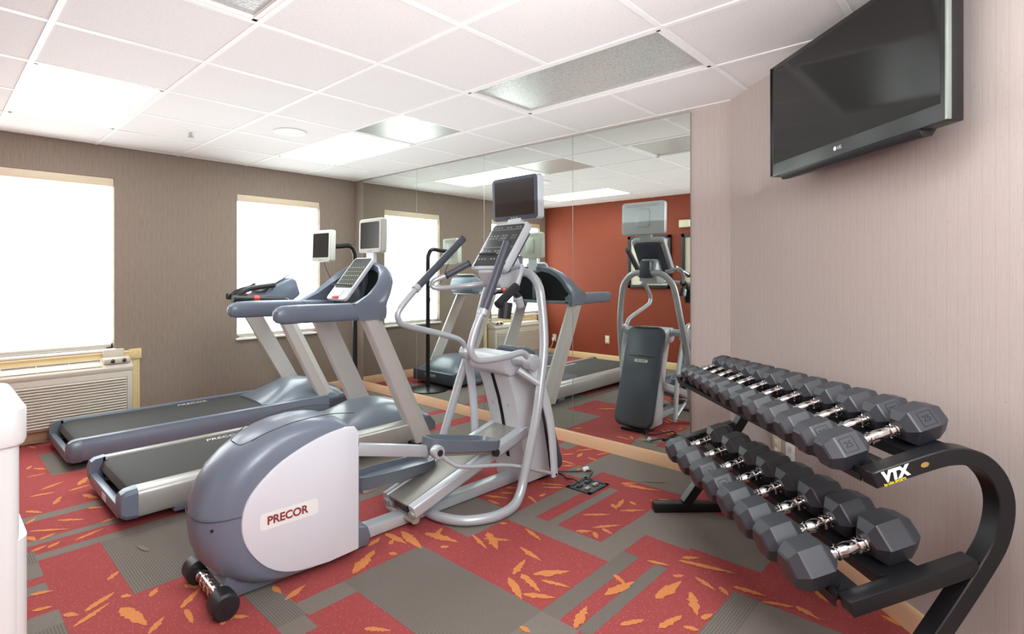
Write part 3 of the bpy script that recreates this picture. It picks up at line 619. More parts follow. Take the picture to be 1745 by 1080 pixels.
for y in (-.22, .105):
    MB().lathe([(.0, 0), (.012, .0), (.013, .004), (.042, .005), (.0495, .012), (.0505, .04), (.0495, .080), (.042, .09), (0, .09)], (-.02, y, .0508), (0, 1, 0), 28).build('wheel', MT['blk'], t)
MB().box(.55, 1.86, -.042, .038, .010, .062, .006).build('base_beam', MT['silver'], t)
# frame tube: floor loop, splayed legs, rounded top
rp = [(1.04, -.01, .032), (1.05, -.13, .030), (1.12, -.25, .028), (1.26, -.318, .028), (1.40, -.315, .034), (1.475, -.30, .075), (1.525, -.293, .18), (1.60, -.305, .45), (1.65, -.30, .66), (1.708, -.278, .89), (1.73, -.236, 1.14), (1.742, -.20, 1.225), (1.75, -.13, 1.285), (1.752, -.05, 1.297)]
lp = [(1.75, .05, 1.297), (1.75, .13, 1.285), (1.742, .20, 1.225), (1.725, .24, 1.14), (1.68, .285, .89), (1.60, .32, .66), (1.53, .337, .45), (1.465, .352, .25), (1.43, .36, .09), (1.36, .372, .036), (1.24, .365, .028), (1.12, .29, .028), (1.05, .16, .030), (1.04, .04, .032)]
MB().tube(rp+lp, .026, 14, 5).build('frame_tube', MT['silver'], t, angle=60)
MB().tube([(1.64, -.30, .66), (1.55, -.22, .74)], .02, 10).build('frame_brace', MT['silver'], t)
B = MB()
for s in (-1, 1): B.lathe([(.012, 0), (.012, .012), (.006, .012), (.006, .02)], (1.30, s*.318, .0), seg=10)
B.build('levelling_foot', MT['alu'], t)
# lift tower
tw = [(1.545, .745), (1.585, .64), (1.622, .54), (1.652, .43), (1.68, .30), (1.705, .16), (1.72, .02), (1.95, .02), (1.93, .15), (1.885, .36), (1.82, .58), (1.745, .80), (1.62, .80), (1.56, .79)]
tower = MB().prism(tw, 'y', -.128, .128, .012).build('lift_tower', MT['silver_l'], t, angle=40)
B = MB(); B.prism([(1.50, .795), (1.515, .715), (1.56, .690), (1.72, .70), (1.74, .80), (1.62, .825), (1.53, .82)], 'y', -.15, .15, .015); B.build('tower_cap', MT['silver_l'], tower, angle=40)
back = tw[:6]
MB().grid([[(x-.0015, y, z) for x, z in back] for y in (-.006, .022)], thick=.001).build('track_slot', MT['blk'], tower)
B = MB()
for y in (-.06, .07):
    for x, z in ((1.634, .50), ): B.lathe([(.006, 0), (.006, .004)], (x, y, z), (-1, 0, -.3), 8)
B.build('screw', MT['alu'], tower)
u = Vector((0, 1, 0)); v = Vector((-.29, 0, .80)).normalized(); n = u.cross(v); c = Vector((1.858, 0, .428))
fc = MB().slab(c, u, v, .168, .425, .05, .07, .018).build('front_cover', MT['slate_d'], t, angle=50)
MB().slab(c+n*.0495+v*.16, u, v, .115, .004, .003, .003, 0).build('cover_seam', MT['blk'], fc)
MB().slab(c+n*.0495+v*.405, u, v, .11, .004, .003, .003, 0).build('cover_vent', MT['blk'], fc)
bd = MB().slab(c+n*.0498+v*.12, u, v, .06, .013, .002, .012, 0).build('badge_plate', MT['metal_panel'], fc)
MB().text('PRECOR', .02, c+n*.0525+v*.12, u, v, .0003).build('lettering', MT['blk'], bd)
B = MB(); B.box(1.86, 2.02, -.11, .11, .0, .022, .006); B.build('front_foot', MT['blk'], t)
# ramp
a, b = Vector((.885, 0, .105)), Vector((1.72, 0, .352)); d = (b-a).normalized(); nn = Vector((-d.z, 0, d.x)); L = (b-a).length
Mr = Matrix((d, Vector((0, 1, 0)), nn)).transposed().to_4x4(); Mr.translation = a
ramp = MB().box(0, L, -.085, .085, .012, .024, .003, Mr).build('ramp', MT['alu_d'], t)
B = MB(); B.box(.01, L, -.055, .055, -.035, .012, .004, Mr); B.build('ramp_core', MT['dark'], ramp)
for s in (-1, 1):
    MB().prism([(s*.09, -.045), (s*.09, .024), (s*.098, .030), (s*.135, .024), (s*.14, .015), (s*.14, -.03), (s*.13, -.045)], 'x', 0, L, .003, Mr).build('ramp_rail', MT['silver'], ramp)
B = MB()
for s in (-1, 1): B.lathe([(.02, 0), (.02, .012)], Mr @ Vector((.0, s*.115, -.02)), (-1, 0, -.2), 12); B.lathe([(.018, -.02), (.018, .02)], Mr @ Vector((.01, s*.105, -.055)), (0, 1, 0), 12)
B.build('ramp_hinge', MT['metal_panel'], ramp)
MB().tube([(.9, -.12, .05), (.9, .12, .05)], .014, 10).build('hinge_rod', MT['alu'], t)
# foot pedals and their links
def pedal(y, A, Bp, bar0, s):
    A, Bp = Vector((A[0], y, A[1])), Vector((Bp[0], y, Bp[1])); d = (Bp-A).normalized(); up = Vector((-d.z, 0, d.x)); L = (Bp-A).length
    M = Matrix((d, Vector((0, 1, 0)), up)).transposed().to_4x4(); M.translation = A
    def outline(k): return [(L*.5+(L*.5-.0)*k*math.copysign(abs(math.cos(q))**.45, math.cos(q)), .078*k*math.copysign(abs(math.sin(q))**.55, math.sin(q))*(1 if math.cos(q) > -.3 else .92)) for q in [2*PI*i/36 for i in range(36)]]
    o0, o1, i1, i0 = outline(.97), outline(1), outline(.93), outline(.88)
    B = MB(); B.loft([[(x, q, -.035) for x, q in o0], [(x, q, -.02) for x, q in o1], [(x, q, .028-.012*(x/L)) for x, q in o1], [(x, q, .028-.012*(x/L)) for x, q in i1], [(x, q, -.004) for x, q in i0]], True, M)
    p = B.build('pedal', MT['slate_g'], t, angle=40)
    B = MB(); B.box(.03, L-.02, -.04, .04, -.062, -.034, .006, M); B.build('pedal_bracket', MT['metal_panel'], p)
    B = MB()
    for q in (-.055, .055): B.lathe([(.02, -.012), (.022, 0), (.02, .012)], M @ Vector((L-.04, q, -.05)), (0, 1, 0), 14)
    B.build('roller', MT['blk'], p)
    b0 = Vector((bar0[0], y, bar0[1])); b1 = A+Vector((.02, 0, -.045)); dd = (b1-b0).normalized(); uu = Vector((-dd.z, 0, dd.x))
    M2 = Matrix((dd, dd.cross(uu)*-1, uu)).transposed().to_4x4(); M2.translation = b0
    B = MB(); B.box(0, (b1-b0).length, -.018, .018, -.028, .028, .006, M2); B.build('pedal_arm', MT['silver'], t)
    return b1
pr_ = pedal(-.135, (.955, .435), (1.45, .338), (.562, .49), -1)
pl_ = pedal(.125, (.70, .235), (1.195, .235), (.45, .30), 1)
def swing(s, hub, grip_top, grip_low, pts, low, kn):
    y = s*.272
    P = [(x, yy if yy else y, z) for x, yy, z in pts]
    arm = MB().tube([(grip_low[0], y, grip_low[1])]+P+[(hub[0], y, hub[1])], .0185, 12, 6).build('moving_handlebar', MT['silver'], t, angle=60)
    gx, gz = grip_top; dx, dz = grip_low[0]-gx, grip_low[1]-gz
    MB().tube([(gx+dx*.0, y, gz+dz*.0), (gx+dx*.02, y, gz+dz*.02), (gx+dx*.5, y, gz+dz*.5), (gx+dx, y, gz+dz)], .0235, 14, 4).build('grip', MT['slate_d'], arm, angle=60)
    MB().lathe([(.026, 0), (.026, .03)], (gx+dx, y, gz+dz), (dx, 0, dz)).build('collar', MT['silver'], arm)
    MB().lathe([(.034, -.14), (.036, -.09), (.03, -.085), (.03, -.01), (.045, 0), (.045, .05), (.03, .055)], (hub[0], y-s*.02, hub[1]), (0, s, 0), 20).build('pivot_hub', MT['silver'], t)
    lk = [(hub[0], y, hub[1]), (hub[0]+(low[0]-hub[0])*.42, y, hub[1]+(low[1]-hub[1])*.22), (hub[0]+(low[0]-hub[0])*.82, y, hub[1]+(low[1]-hub[1])*.55), (low[0], y, low[1])]
    P2 = catmull(lk, 8); rings = []
    for i, p in enumerate(P2):
        dd = (P2[min(i+1, len(P2)-1)]-P2[max(i-1, 0)]).normalized(); sd = Vector((-dd.z, 0, dd.x)); w = .034-.010*i/len(P2)
        rings.append([p+sd*w*cx+Vector((0, 1, 0))*.012*cy for cx, cy in ((-1, -.5), (-.7, -1), (.7, -1), (1, -.5), (1, .5), (.7, 1), (-.7, 1), (-1, .5))])
    lo = MB().loft(rings).build('swing_arm', MT['silver_l'], t, angle=50)
    MB().lathe([(.007, 0), (.007, .004)], (low[0], y+s*.012, low[1]+.012), (0, s, 0), 8).build('bolt', MT['blk'], lo)
    k = Vector(kn)
    rod = MB().tube([k, k+Vector((.07, s*.02, -.065)), k+Vector((.15, s*.04, -.10)), ((k.x+low[0])/2+.05, s*.262, (k.z+low[1])/2-.01), (low[0]-.03, s*.262, low[1]+.022)], .011, 10).build('link_rod', MT['silver'], t, angle=60)
    MB().lathe([(.03, -.022), (.034, -.015), (.034, .015), (.03, .022)], k, (0, 1, 0), 18).build('knuckle', MT['silver'], rod)
    MB().lathe([(.016, 0), (.016, .006)], k+Vector((0, s*.022, 0)), (0, s, 0), 12).build('knuckle_bolt', MT['blk'], rod)
swing(-1, (1.60, .785), (1.407, 1.457), (1.231, 1.101), [(1.185, 0, 1.035), (1.145, 0, .945), (1.142, 0, .885), (1.20, 0, .838), (1.39, 0, .836), (1.53, 0, .845)], (1.812, .085), (.968, -.215, .405))
swing(1, (1.60, .785), (1.557, 1.505), (1.212, 1.212), [(1.12, 0, 1.125), (1.07, 0, 1.065), (1.075, 0, 1.02), (1.13, 0, .985), (1.437, 0, .903), (1.55, 0, .858)], (1.672, .075), (.72, .215, .205))
# console, fixed grips and screen
v = Vector((.201, 0, .267)).normalized(); u = Vector((0, -1, 0)); n = u.cross(v); c = Vector((1.612, -.004, 1.462))
con = MB().slab(c-n*.05, u, v, .148, .182, .05, .03, .012).build('console', MT['silver_l'], t, angle=40)
MB().slab(c, u, v, .130, .160, .002, .018, .0005).build('display', MT['disp'], con)
B = MB()
for k, hh in ((.118, .0016), (-.02, .0016), ): B.slab(c+n*.002+v*k, u, v, .128, hh, .001, .001, 0)
for r_, vv in enumerate((.135, .07, .05, -.05, -.065, -.11)):
    for k in (-4, -3, -2, 0, 1, 3, 4): B.slab(c+n*.002+v*vv+u*k*.026, u, v, .007, .004, .001, .001, 0)
B.build('button', MT['grey_t'], con)
B = MB(); B.slab(c+n*.002+v*.055+u*.09, u, v, .022, .018, .001, .004, 0); B.slab(c+n*.002+v*.055, u, v, .035, .028, .001, .004, 0); B.build('readout', MT['dispg'], con)
q = c-v*.075+n*.012
MB().tube([q-u*.115, q+u*.02], .005, 8, smooth=False).build('reading_rack', MT['blk'], con)
MB().prism([(1.50, 1.30), (1.56, 1.20), (1.70, 1.20), (1.74, 1.33), (1.70, 1.42), (1.62, 1.40)], 'y', -.075, .075, .015).build('console_neck', MT['silver_l'], t, angle=40)
MB().box(1.70, 1.79, -.045, .055, 1.25, 1.40, .015).build('neck_clamp', MT['slate_d'], t)
MB().slab(c-n*.078, u, v, .128, .16, .03, .03, .012).build('console_back', MT['slate_d'], con, angle=40)
MB().slab((1.792, .005, 1.635), (0, -1, 0), (.42, 0, 1), .055, .085, .03, .015, .004).build('monitor_post', MT['silver_l'], t)
monitor(t, 'monitor', (1.762, .008, 1.758), (.02, -1, 0), (-.03, 0, 1), .193, .138, MT['silver_l'], MT['slate_d'], .055, (.85, .80, .02))
for s in (-1, 1):
    g = MB().tube([(1.62, s*.03, 1.225), (1.47, s*.10, 1.217), (1.36, s*.22, 1.20), (1.312, s*.262, 1.21), (1.318, s*.255, 1.245), (1.40, s*.205, 1.287), (1.49, s*.145, 1.345)], .016, 12, 6).build('fixed_handlebar', MT['silver'], t, angle=60)
    MB().tube([(1.385, s*.214, 1.278), (1.44, s*.178, 1.313), (1.495, s*.142, 1.348)], .019, 12, 4).build('pulse_grip', MT['slate_d'] if s > 0 else MT['chrome'], g, angle=60)
    B = MB(); B.lathe([(.021, 0), (.021, .012)], (1.385, s*.214, 1.278), (-.8, s*.5, -.5), 12); B.lathe([(.021, 0), (.021, .01)], (1.495, s*.142, 1.348), (.8, -s*.5, .5), 12); B.build('grip_end', MT['blk'], g)
MB().tube([(1.60, -.10, 1.31), (1.585, -.215, 1.33), (1.545, -.235, 1.27), (1.52, -.225, 1.20), (1.46, -.21, 1.17)], .014, 10).build('holder_tube', MT['silver'], t)
B = MB(); B.tube([(1.53, -.225, 1.215), (1.46, -.225, 1.17), (1.38, -.225, 1.115)], .026, 10); B.tube([(1.50, -.225, 1.19), (1.55, -.23, 1.15), (1.58, -.23, 1.105)], .018, 10); B.build('bottle_bracket', MT['blk'], t)
MB().lathe([(.0, 0), (.036, .0), (.04, .09), (.036, .09), (.033, .01)], (1.42, -.235, 1.04), (.15, 0, 1), 20).build('bottle_holder', MT['blk'], t)
MB().lathe([(.022, 0), (.024, .01), (.024, .055), (.02, .06)], (1.555, -.235, 1.10), (-.4, 0, .9), 14).build('resistance_knob', MT['silver'], t)
EL = t
def el_world(x, y, z):
    c_, s_ = math.cos(math.radians(-2.7)), math.sin(math.radians(-2.7)); return (.81+x*c_-y*s_, 2.28+x*s_+y*c_, z)

# floor box with plugs, and the cord that runs to it
t = thing('floor_outlet_box', 'open black floor outlet box set in the carpet beside the elliptical', 'outlet', (2.795, 1.815, 0))
B = MB(); B.box(-.105, .105, -.085, -.062, 0, .008, .002); B.box(-.105, .105, .062, .085, 0, .008, .002); B.box(-.105, -.08, -.085, .085, 0, .008, .002); B.box(.08, .105, -.085, .085, 0, .008, .002); B.build('rim', MT['blk'], t)
MB().box(-.085, .085, -.066, .066, .0005, .004).build('well', MT['blk_gl'], t)
for x, y in ((-.045, -.03), (.04, -.03), (-.04, .03), (.045, .03)):
    B = MB(); B.box(x-.022, x+.022, y-.011, y+.011, .003, .016, .004); B.build('socket', MT['metal_panel'] if y < 0 else MT['slate_d'], t)
for i, (pts, lab) in enumerate(([[el_world(2.03, -.02, .008), (2.83, 2.02, .006), (2.77, 1.95, .02), (2.74, 1.88, .04), (2.755, 1.845, .018)], 'black power cord looping from the elliptical into the floor outlet box, inner loop'], [[el_world(2.03, -.09, .008), (2.93, 2.0, .008), (2.99, 1.94, .012), (2.95, 1.88, .03), (2.84, 1.845, .018)], 'black power cord from the elliptical curving round the far side of the floor outlet box'])):
    B = MB(); B.tube(pts, .0045, 8, 8)
    o = B.build('power_cord', MT['cord'], label=lab, cat='cord')
MB().lathe([(.012, 0), (.014, .01), (.013, .04), (.006, .046)], (2.97, 1.965, .016), (1, -.3, .1), 12).build('cord_plug', MT['white_t'], o)
# ------------------------------------------------------------------ dumbbell rack and dumbbells along the angled wall
RZ = PI/4
def strip(pts, h):
    P = [Vector(p) for p in pts]; L, Rr = [], []
    for i, p in enumerate(P):
        d1 = (P[i]-P[i-1]).normalized() if i else (P[1]-P[0]).normalized()
        d2 = (P[i+1]-P[i]).normalized() if i < len(P)-1 else d1
        d = (d1+d2).normalized(); k = h/max(.5, d.dot(d1)); n = Vector((-d.y, d.x))
        L.append(p+n*k); Rr.append(p-n*k)
    return [tuple(v) for v in L+Rr[::-1]]
A0 = 1.1
rack = thing('dumbbell_rack', 'black two tier steel dumbbell rack against the angled wall', 'rack', wall_pt(A0, 0, 0), RZ)
cpath = [(.460, .7075), (.36, .7395), (.28, .764), (.235, .773), (.19, .772), (.145, .755), (.108, .72), (.086, .675), (.079, .63), (.085, .575), (.105, .515), (.15, .44), (.21, .35), (.29, .235), (.36, .135), (.425, .042)]
cp = [(p.x, p.y) for p in catmull([(*p, 0) for p in cpath], 3)]
for x0 in (-.70, .705):
    f = MB().prism(strip(cp, .0235), 'x', x0, x0+.055, .003, seg=1, ang=.8).build('end_frame', MT['steel'], rack, angle=40)
    MB().prism(strip([(.522, .347), (.160, .464)], .0225), 'x', x0+.0015, x0+.0535, .003).build('lower_arm', MT['steel'], f)
    MB().box(x0, x0+.055, .10, .60, .0, .048, .003).build('floor_foot', MT['steel'], f)
XA, XB = -.645, .705
sh1 = lambda n: .748+(.335-n)*.325
sh2 = lambda n: .381+(.44-n)*.325
for nm, sh, n0, n1, n2, n3, drop in (('upper', sh1, .46, .365, .318, .20, .019), ('lower', sh2, .535, .455, .405, .28, .024)):
    B = MB(); B.prism([(n0, sh(n0)-drop), (n0, sh(n0)), (n1, sh(n1)), (n1, sh(n1)-.005), (n0-.005, sh(n0)-.006), (n0-.005, sh(n0)-drop)], 'x', XA, XB); B.build('shelf_rail', MT['steel'], rack)
    B = MB(); B.prism([(n2, sh(n2)-.012), (n2, sh(n2)+.018), (n2-.005, sh(n2)+.018), (n2-.005, sh(n2)), (n3, sh(n3)), (n3, sh(n3)-.005), (n2-.005, sh(n2)-.005), (n2-.005, sh(n2)-.012)], 'x', XA, XB); B.build('shelf_rail', MT['steel'], rack)
    for x in (XA, XB):
        sx = 1 if x < 0 else -1
        B = MB(); B.prism([(n0-.004, sh(n0)), (n0-.05, sh(n0-.05)), (n0-.03, sh(n0)+.042), (n0-.016, sh(n0)+.038)], 'x', x, x+sx*.006); B.box(x, x+sx*.04, n0-.05, n0-.004, sh(n0)-.004, sh(n0)+.016, .004)
        B.lathe([(.007, 0), (.007, .003)], (x+sx*.022, n0-.026, sh(n0)+.016), seg=8); B.build('gusset', MT['steel'], rack)
        B = MB(); B.prism([(n2, sh(n2)+.02), (n2, sh(n2)-.02), (n2-.085, sh(n2-.085)), (n2-.085, sh(n2-.085)+.004)], 'x', x, x+sx*.006); B.build('gusset', MT['steel'], rack)
# sticker and lettering on the near frame's face (looking from the room's near end)
dn = Vector((0, -.952, .306)); up_ = Vector((0, .306, .952))
MB().text('VTX', .039, (-.7008, .402, .7275), dn, up_, .0004, shear=.12, bold=.0025).build('lettering', MT['white_t'], rack)
MB().text('by USA SPORTS', .0095, (-.7008, .402, .7065), dn, up_, .0004, bold=.0004).build('small_lettering', MT['yel_t'], rack)
B = MB(); B.loft([[Vector((-.7006, .318, .7535))+dn*.012*math.cos(a)+up_*.007*math.sin(a)+Vector((dx, 0, 0)) for a in [2*PI*k/20 for k in range(20)]] for dx in (0, -.0006)]); B.build('sticker', MT['gold'], rack)

TILT = -math.atan(.325)
def dumbbell(label, a, n, z, r, L, group, mark=None, src=None):
    d = thing('dumbbell', label, 'dumbbell', wall_pt(a, n, z), 0, group)
    d.rotation_euler = (TILT, 0, RZ)
    hl = L*.345; hr = r*.27
    for s in (-1, 1):
        y0 = s*(L/2-hl); y1 = s*L/2
        rings = []
        for f, k in ((0, .58), (.03, .66), (.17, .975), (.21, 1), (.70, 1), (.745, .98), (.96, .74), (1, .64)):
            rings.append([(r*k*math.cos(q), y0+(y1-y0)*f, r*k*math.sin(q)) for q in [PI/3*i for i in range(6)]])
        h = MB().loft(rings).build('head', MT['rubber'], d, angle=9)
        if mark:
            c = Vector((-.866*r*.866, (y0+y1)/2, .5*r*.866)); nn = Vector((-.866, 0, .5)); u = Vector((0, -1, 0)); v = Vector((.5, 0, .866)); w = hl*.155
            B = MB()
            for e in (-1, 1): B.slab(c+u*e*w, u, v, .0011, w, .0008, .0004, 0); B.slab(c+v*e*w, u, v, w, .0011, .0008, .0004, 0)
            B.text(mark, w*1.25, c+nn*.0003, u, v, .0005, bold=.0004); B.build('weight_mark', MT['rubber_e'], h)
    hh = L/2-hl
    pr = [(hr*1.25, -hh-.004), (hr*1.25, -hh*.82), (hr*.9, -hh*.78), (hr*.9, -hh*.62), (hr*1.18, -hh*.60), (hr*1.18, -hh*.5), (hr*.88, -hh*.48), (hr*1.05, -hh*.2), (hr*1.1, 0)]
    pr = pr+[(a_, -b_) for a_, b_ in pr[-2::-1]]
    MB().lathe(pr, (0, 0, 0), (0, 1, 0), 16).build('handle', MT['chrome'], d, angle=30)
    return d
ordn = ['', 'second ', 'third ', 'fourth ', 'fifth ', 'sixth ', 'seventh ', 'eighth ', 'ninth ', 'tenth ', 'eleventh ', 'twelfth ']
top_a = [.440, .54, .633, .735, .832, .945, 1.062, 1.182, 1.303, 1.428, 1.553, 1.673]
for i, a in enumerate(top_a):
    f = i/11; r = .041+.0185*f; L = .265+.11*f; k = 11-i
    lab = ('black hex dumbbell on the upper tier nearest the camera, marked 25' if k == 0 else 'smallest black hex dumbbell at the far end of the upper tier' if i == 0 else ordn[k]+'black hex dumbbell from the near end of the upper tier')
    n = .350-.012*(1-f)
    dumbbell(lab, a, n, sh1(n)+r*.866*1.052+.001, r, L, 'dumbbells on the upper tier', '25' if k == 0 else '25' if k == 1 else None)
low_a = [.595, .757, .921, 1.066, 1.209, 1.356, 1.503, 1.66]
for i, a in enumerate(low_a):
    f = i/7; r = .062+.0115*f; L = .335+.06*f; k = 7-i
    lab = ('largest black hex dumbbell on the lower tier, nearest the camera' if k == 0 else 'black hex dumbbell at the far end of the lower tier' if i == 0 else ordn[k]+'black hex dumbbell from the near end of the lower tier')
    n = .440
    dumbbell(lab, a, n, sh2(n)+r*.866*1.052+.001, r, L, 'dumbbells on the lower tier', '35' if i in (2, 3) else None)

# outlets low on the angled wall
for a, m, lab in ((.512, 'outlet', 'ivory wall outlet behind the dumbbell rack, the left one of the pair'), (.632, 'white_p', 'white wall outlet behind the dumbbell rack, the right one of the pair')):
    t = thing('wall_outlet', lab, 'outlet', wall_pt(a, 0, .393), RZ)
    MB().box(-.036, .036, .0005, .007, -.058, .058, .003).build('cover_plate', MT[m], t)
    for z in (-.022, .022): MB().box(-.014, .014, .005, .0085, z-.014, z+.014, .004).build('socket', MT['sock'] if m == 'outlet' else MT['outlet'], t)

# television
t = thing('television', 'large black flat television mounted high on the angled wall', 'television', wall_pt(1.2, 0, 2.01), RZ)
W, H0, H1 = .482, -.262, .262
MB().box(-W, W, .095, .15, H0, H1, .006).build('cabinet', MT['blk_gl'], t)
MB().box(-W+.022, W-.022, .149, .1508, H0+.058, H1-.022).build('screen', MT['tvscreen'], t)
B = MB(); B.prism([(.07, H0+.03), (.10, H0-.018), (.135, H0-.022), (.148, H0+.002), (.14, H0+.03)], 'x', -W*.78, W*.86, .004); B.build('speaker_bar', MT['blk'], t)
MB().box(-W-.004, -W+.004, .138, .153, H0+.004, H1-.004, .001).build('edge_strip', MT['alu_seam'], t)
MB().box(W-.004, W+.002, .10, .153, H0+.004, H1-.004, .001).build('edge_strip', MT['blk_gl'], t)
B = MB(); B.lathe([(.0085, 0), (.0085, .0006)], (.022, .1502, H0+.032), (0, 1, 0), 18); B.text('LG', .019, (-.004, .1504, H0+.032), (-1, 0, 0), (0, 0, 1), .0004); B.build('maker_mark', MT['white_t'], t)
B = MB(); B.box(-.22, .22, .002, .014, -.15, .15, .003); B.box(-.05, .05, .014, .095, -.08, .08, .004); B.build('wall_bracket', MT['steel'], t)
# ------------------------------------------------------------------ wall air conditioner in its pine surround
t = thing('air_conditioner', 'beige wall air conditioner framed in pine trim under the left window', 'air conditioner', (.70, YW, 0))
x0, x1 = -.52, .515
B = MB(); B.box(x0, x1, -.165, -.003, .10, .50, .02); B.build('cabinet', MT['ac'], t)
B = MB(); B.prism([(-.003, .49), (-.165, .49), (-.168, .525), (-.12, .562), (-.05, .585), (-.003, .59)], 'x', x0, x1, .006); B.build('top_deck', MT['ac'], t)
def deckpt(x, f, off): return (x, -.165+.115*f, .528+.058*f+off)
B = MB(); B.grid([[deckpt(x, f, .004) for f in (.12, .92)] for x in (x0+.03, x1-.21)], thick=.003); B.build('outlet_grille', MT['ac_k'], t)
B = MB()
for k in range(6):
    f = .18+.14*k; B.box(x0+.03, x1-.21, deckpt(0, f, 0)[1]-.002, deckpt(0, f, 0)[1]+.002, deckpt(0, f, 0)[2]+.004, deckpt(0, f, 0)[2]+.0085)
for x in (-.3, -.1, .1): B.prism([(-.155, .53), (-.06, .575), (-.06, .590), (-.155, .542)], 'x', x-.002, x+.002)
B.build('louvre', MT['ac'], t)
B = MB()
for k in range(15):
    z = .125+.0215*k; B.prism([(-.166, z), (-.176, z+.004), (-.166, z+.014)], 'x', x0+.05, x1-.05)
B.build('intake_grille', MT['ac'], t)
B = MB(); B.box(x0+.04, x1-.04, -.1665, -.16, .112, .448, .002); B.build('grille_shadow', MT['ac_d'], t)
B = MB(); B.box(x1-.20, x1-.015, -.15, -.02, .555, .60, .012); B.build('control_pod', MT['ac'], t)
B = MB(); B.box(x1-.19, x1-.04, -.06, -.035, .585, .665, .01); B.build('control_lid', MT['ac'], t)
for x in (x1-.14, x1-.06): MB().lathe([(.015, 0), (.013, .018), (.005, .022)], (x, -.148, .572), (0, -.6, .8), 12).build('knob', MT['blk'], t)
for xa, xb, z0, z1 in ((x1+.012, x1+.082, .095, .57), (x0-.082, x0-.012, .095, .57)):
    B = MB(); B.prism([(xa, -.003), (xa, -.016), (xa+.012, -.022), (xa+.02, -.016), (xb-.02, -.016), (xb-.012, -.022), (xb, -.016), (xb, -.003)], 'z', z0, z1); B.build('casing', MT['woodl'], t)
B = MB(); B.prism([(-.003, .572), (-.02, .572), (-.026, .585), (-.02, .60), (-.02, .615), (-.026, .628), (-.02, .64), (-.003, .64)], 'x', x0-.01, x1+.01); B.build('casing', MT['woodl'], t)
for x in (x1+.047, x0-.047):
    b_ = MB().box(x-.045, x+.045, -.03, -.003, .565, .65, .004).build('corner_block', MT['woodl'], t)
    MB().lathe([(.032, 0), (.03, .005), (.022, .002), (.018, .006), (.0, .007)], (x, -.03, .608), (0, -1, 0), 24).build('rosette', MT['woodl'], b_)
for x in (x1+.047, x0-.047): MB().box(x-.04, x+.04, -.026, -.016, .094, .14, .003).build('plinth_block', MT['woodl'], t)

# white plastic cabinet at the left edge
t = thing('plastic_cabinet', 'white plastic cabinet with overhanging rounded top at the left edge', 'cabinet', (.02, 2.20, 0))
def rrect(x0, x1, y0, y1, r, z, n=5):
    out = []
    for sx, sy, a0 in ((1, 1, 0), (-1, 1, PI/2), (-1, -1, PI), (1, -1, 1.5*PI)):
        for k in range(n+1):
            a = a0+PI/2*k/n; out.append(((x1-r if sx > 0 else x0+r)+r*math.cos(a), (y1-r if sy > 0 else y0+r)+r*math.sin(a), z))
    return out
X0, X1, Y0, Y1 = -.17, .185, -.22, .25
MB().loft([rrect(X0+.012, X1-.012, Y0+.012, Y1-.012, .04, z) for z in (.0, .815)]).build('body', MT['white_p'], t, angle=40)
MB().loft([rrect(X0, X1, Y0, Y1, .05, .806), rrect(X0-.002, X1+.004, Y0-.004, Y1+.004, .05, .82), rrect(X0-.002, X1+.004, Y0-.004, Y1+.004, .05, .905), rrect(X0+.008, X1-.006, Y0+.006, Y1-.006, .045, .918), rrect(X0+.03, X1-.03, Y0+.03, Y1-.03, .03, .922)]).build('lid', MT['white_p'], t, angle=40)
MB().box(X0+.05, X1-.07, Y0+.004, Y0+.014, .06, .76, .006).build('front_panel', MT['white_p'], t)
MB().loft([rrect(X0+.02, X1+.008, Y0+.02, Y1+.0, .06, z) for z in (.10, .14, .50, .53)]).build('side_bin', MT['white_p'], t, angle=40)
MB().box(-.05, .015, -.055, .055, 0, .012, .004).build('remote_control', MT['blk'], label='small dark handset lying on the white plastic cabinet', cat='handset', loc=(.138, 2.14, .9222))

# things on the red wall, seen in the mirror
for y0, y1, lab in ((3.23, 3.87, 'black framed picture on the red wall seen in the mirror behind the elliptical monitor'), (2.44, 3.085, 'black framed picture on the red wall cut off by the mirror edge')):
    t = thing('framed_picture', lab, 'picture', (XR, (y0+y1)/2, 1.455)); h = (y1-y0)/2; H = .365; w = .045
    B = MB(); B.box(.001, .028, -h, h, H-w, H, .003); B.box(.001, .028, -h, h, -H, -H+w, .003); B.box(.001, .028, -h, -h+w, -H, H, .003); B.box(.001, .028, h-w, h, -H, H, .003); B.build('frame', MT['blk'], t)
    MB().box(.002, .010, -h+w, h-w, -H+w, H-w).build('mat_board', MT['matb'], t)
    MB().box(.0095, .0115, -h*.55, h*.55, -H*.6, H*.6).build('print', MT['art'], t)
t = thing('alarm_box', 'small beige alarm box high on the red wall seen in the mirror', 'alarm', (XR, 3.0, 1.955))
MB().box(.001, .045, -.11, .11, -.05, .05, .006).build('housing', MT['outlet'], t)
MB().box(.044, .048, -.1, -.03, -.038, .038, .004).build('lens', MT['white_t'], t)
for y, lab in ((4.214, 'ivory wall outlet on the red wall seen in the mirror, right of the treadmill'), (5.177, 'ivory wall outlet on the red wall with a plug and cord, seen in the mirror')):
    t = thing('wall_outlet', lab, 'outlet', (XR, y, .32 if y < 5 else .27))
    MB().box(.0005, .007, -.036, .036, -.058, .058, .003).build('cover_plate', MT['outlet'], t)
    for z in (-.022, .022): MB().box(.005, .0085, -.014, .014, z-.014, z+.014, .004).build('socket', MT['sock'], t)
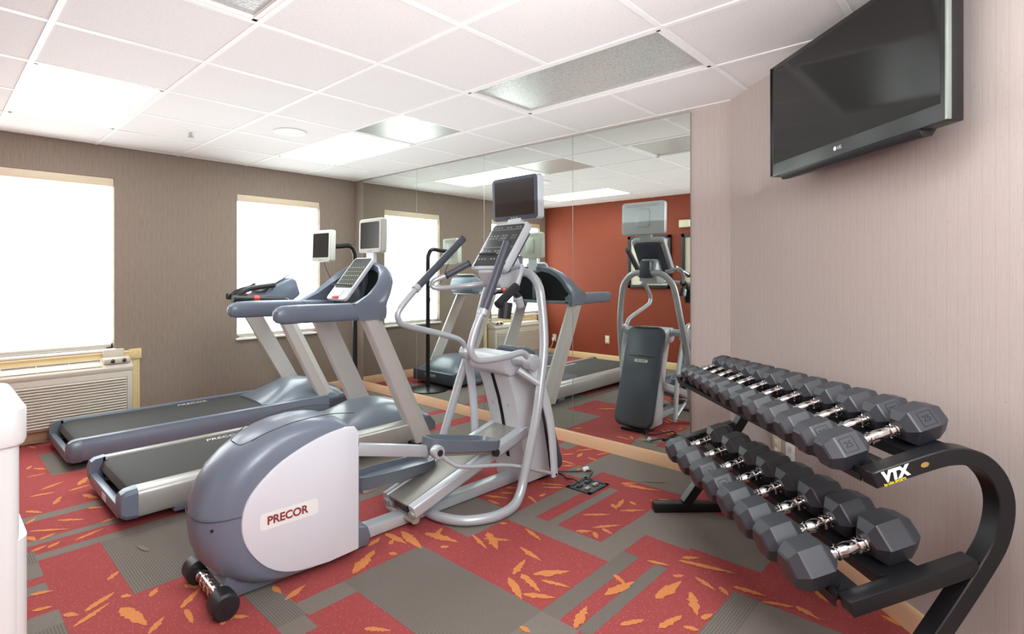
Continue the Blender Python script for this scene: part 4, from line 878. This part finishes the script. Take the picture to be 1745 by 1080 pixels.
pc = MB().tube([(XR+.05, 5.177, .25), (XR+.07, 5.16, .2), (XR+.09, 5.19, .12), (XR+.13, 5.24, .03), (.1, 5.30, .006), (.5, 5.31, .006), (.9, 5.25, .006)], .004, 8).build('power_cord', MT['cordw'], label='white power cord plugged into the red wall outlet, seen in the mirror', cat='cord')
MB().box(XR+.009, XR+.05, 5.16, 5.195, .225, .275, .006).build('plug', MT['white_t'], pc)

# ------------------------------------------------------------------ light
def area(name, loc, rot, sx, sy, power, col=(1, 1, 1)):
    l = bpy.data.lights.new(name, 'AREA'); l.shape = 'RECTANGLE'; l.size, l.size_y = sx, sy; l.energy = power; l.color = col
    o = bpy.data.objects.new(name, l); COL.objects.link(o); o.location = loc; o.rotation_euler = rot; return o
area('ceiling_fill', (.75, .1, 1.73), (PI, 0, 0), 1.5, 1.8, 30, (.91, .98, 1))  # added lamp facing up, brightens the ceiling near the camera
area('ceiling_fill_far', (1.62, 2.7, 1.73), (PI, 0, 0), 3.2, 3.4, 20, (.91, .98, 1))  # second added lamp facing up, fills the rest of the ceiling
fl = area('front_fill', (.12, -.75, 1.9), (0, 0, 0), .9, .9, 50, (.91, .98, 1))  # added fill lamp behind the camera, aimed straight into the room
fl.rotation_euler = Vector((1.7, 3.0, -1.0)).to_track_quat('-Z', 'Y').to_euler()
wd = bpy.data.worlds.new('world'); scn.world = wd; wd.use_nodes = True
sky = wd.node_tree.nodes.new('ShaderNodeTexSky'); sky.sky_type = 'NISHITA'; sky.sun_disc = False; sky.sun_elevation = .8
wd.node_tree.links.new(sky.outputs[0], wd.node_tree.nodes['Background'].inputs[0]); wd.node_tree.nodes['Background'].inputs[1].default_value = .15
# ------------------------------------------------------------------ camera
cd = bpy.data.cameras.new('camera'); cam = bpy.data.objects.new('camera', cd); COL.objects.link(cam)
cd.sensor_width = 36; cd.lens = 36*920.3/1745; cd.shift_x = (872.5-825.5)/1745; cd.shift_y = -(540-467.1)/1745; cd.clip_start = .02
cam.location = (0, 0, 1.2845); cam.rotation_euler = (PI/2, 0, .7649-PI/2)
scn.camera = cam
scn.view_settings.view_transform = 'Standard'; scn.view_settings.look = 'None'; scn.view_settings.exposure = .26
scn.cycles.max_bounces = 10; scn.cycles.diffuse_bounces = 5; scn.cycles.glossy_bounces = 5
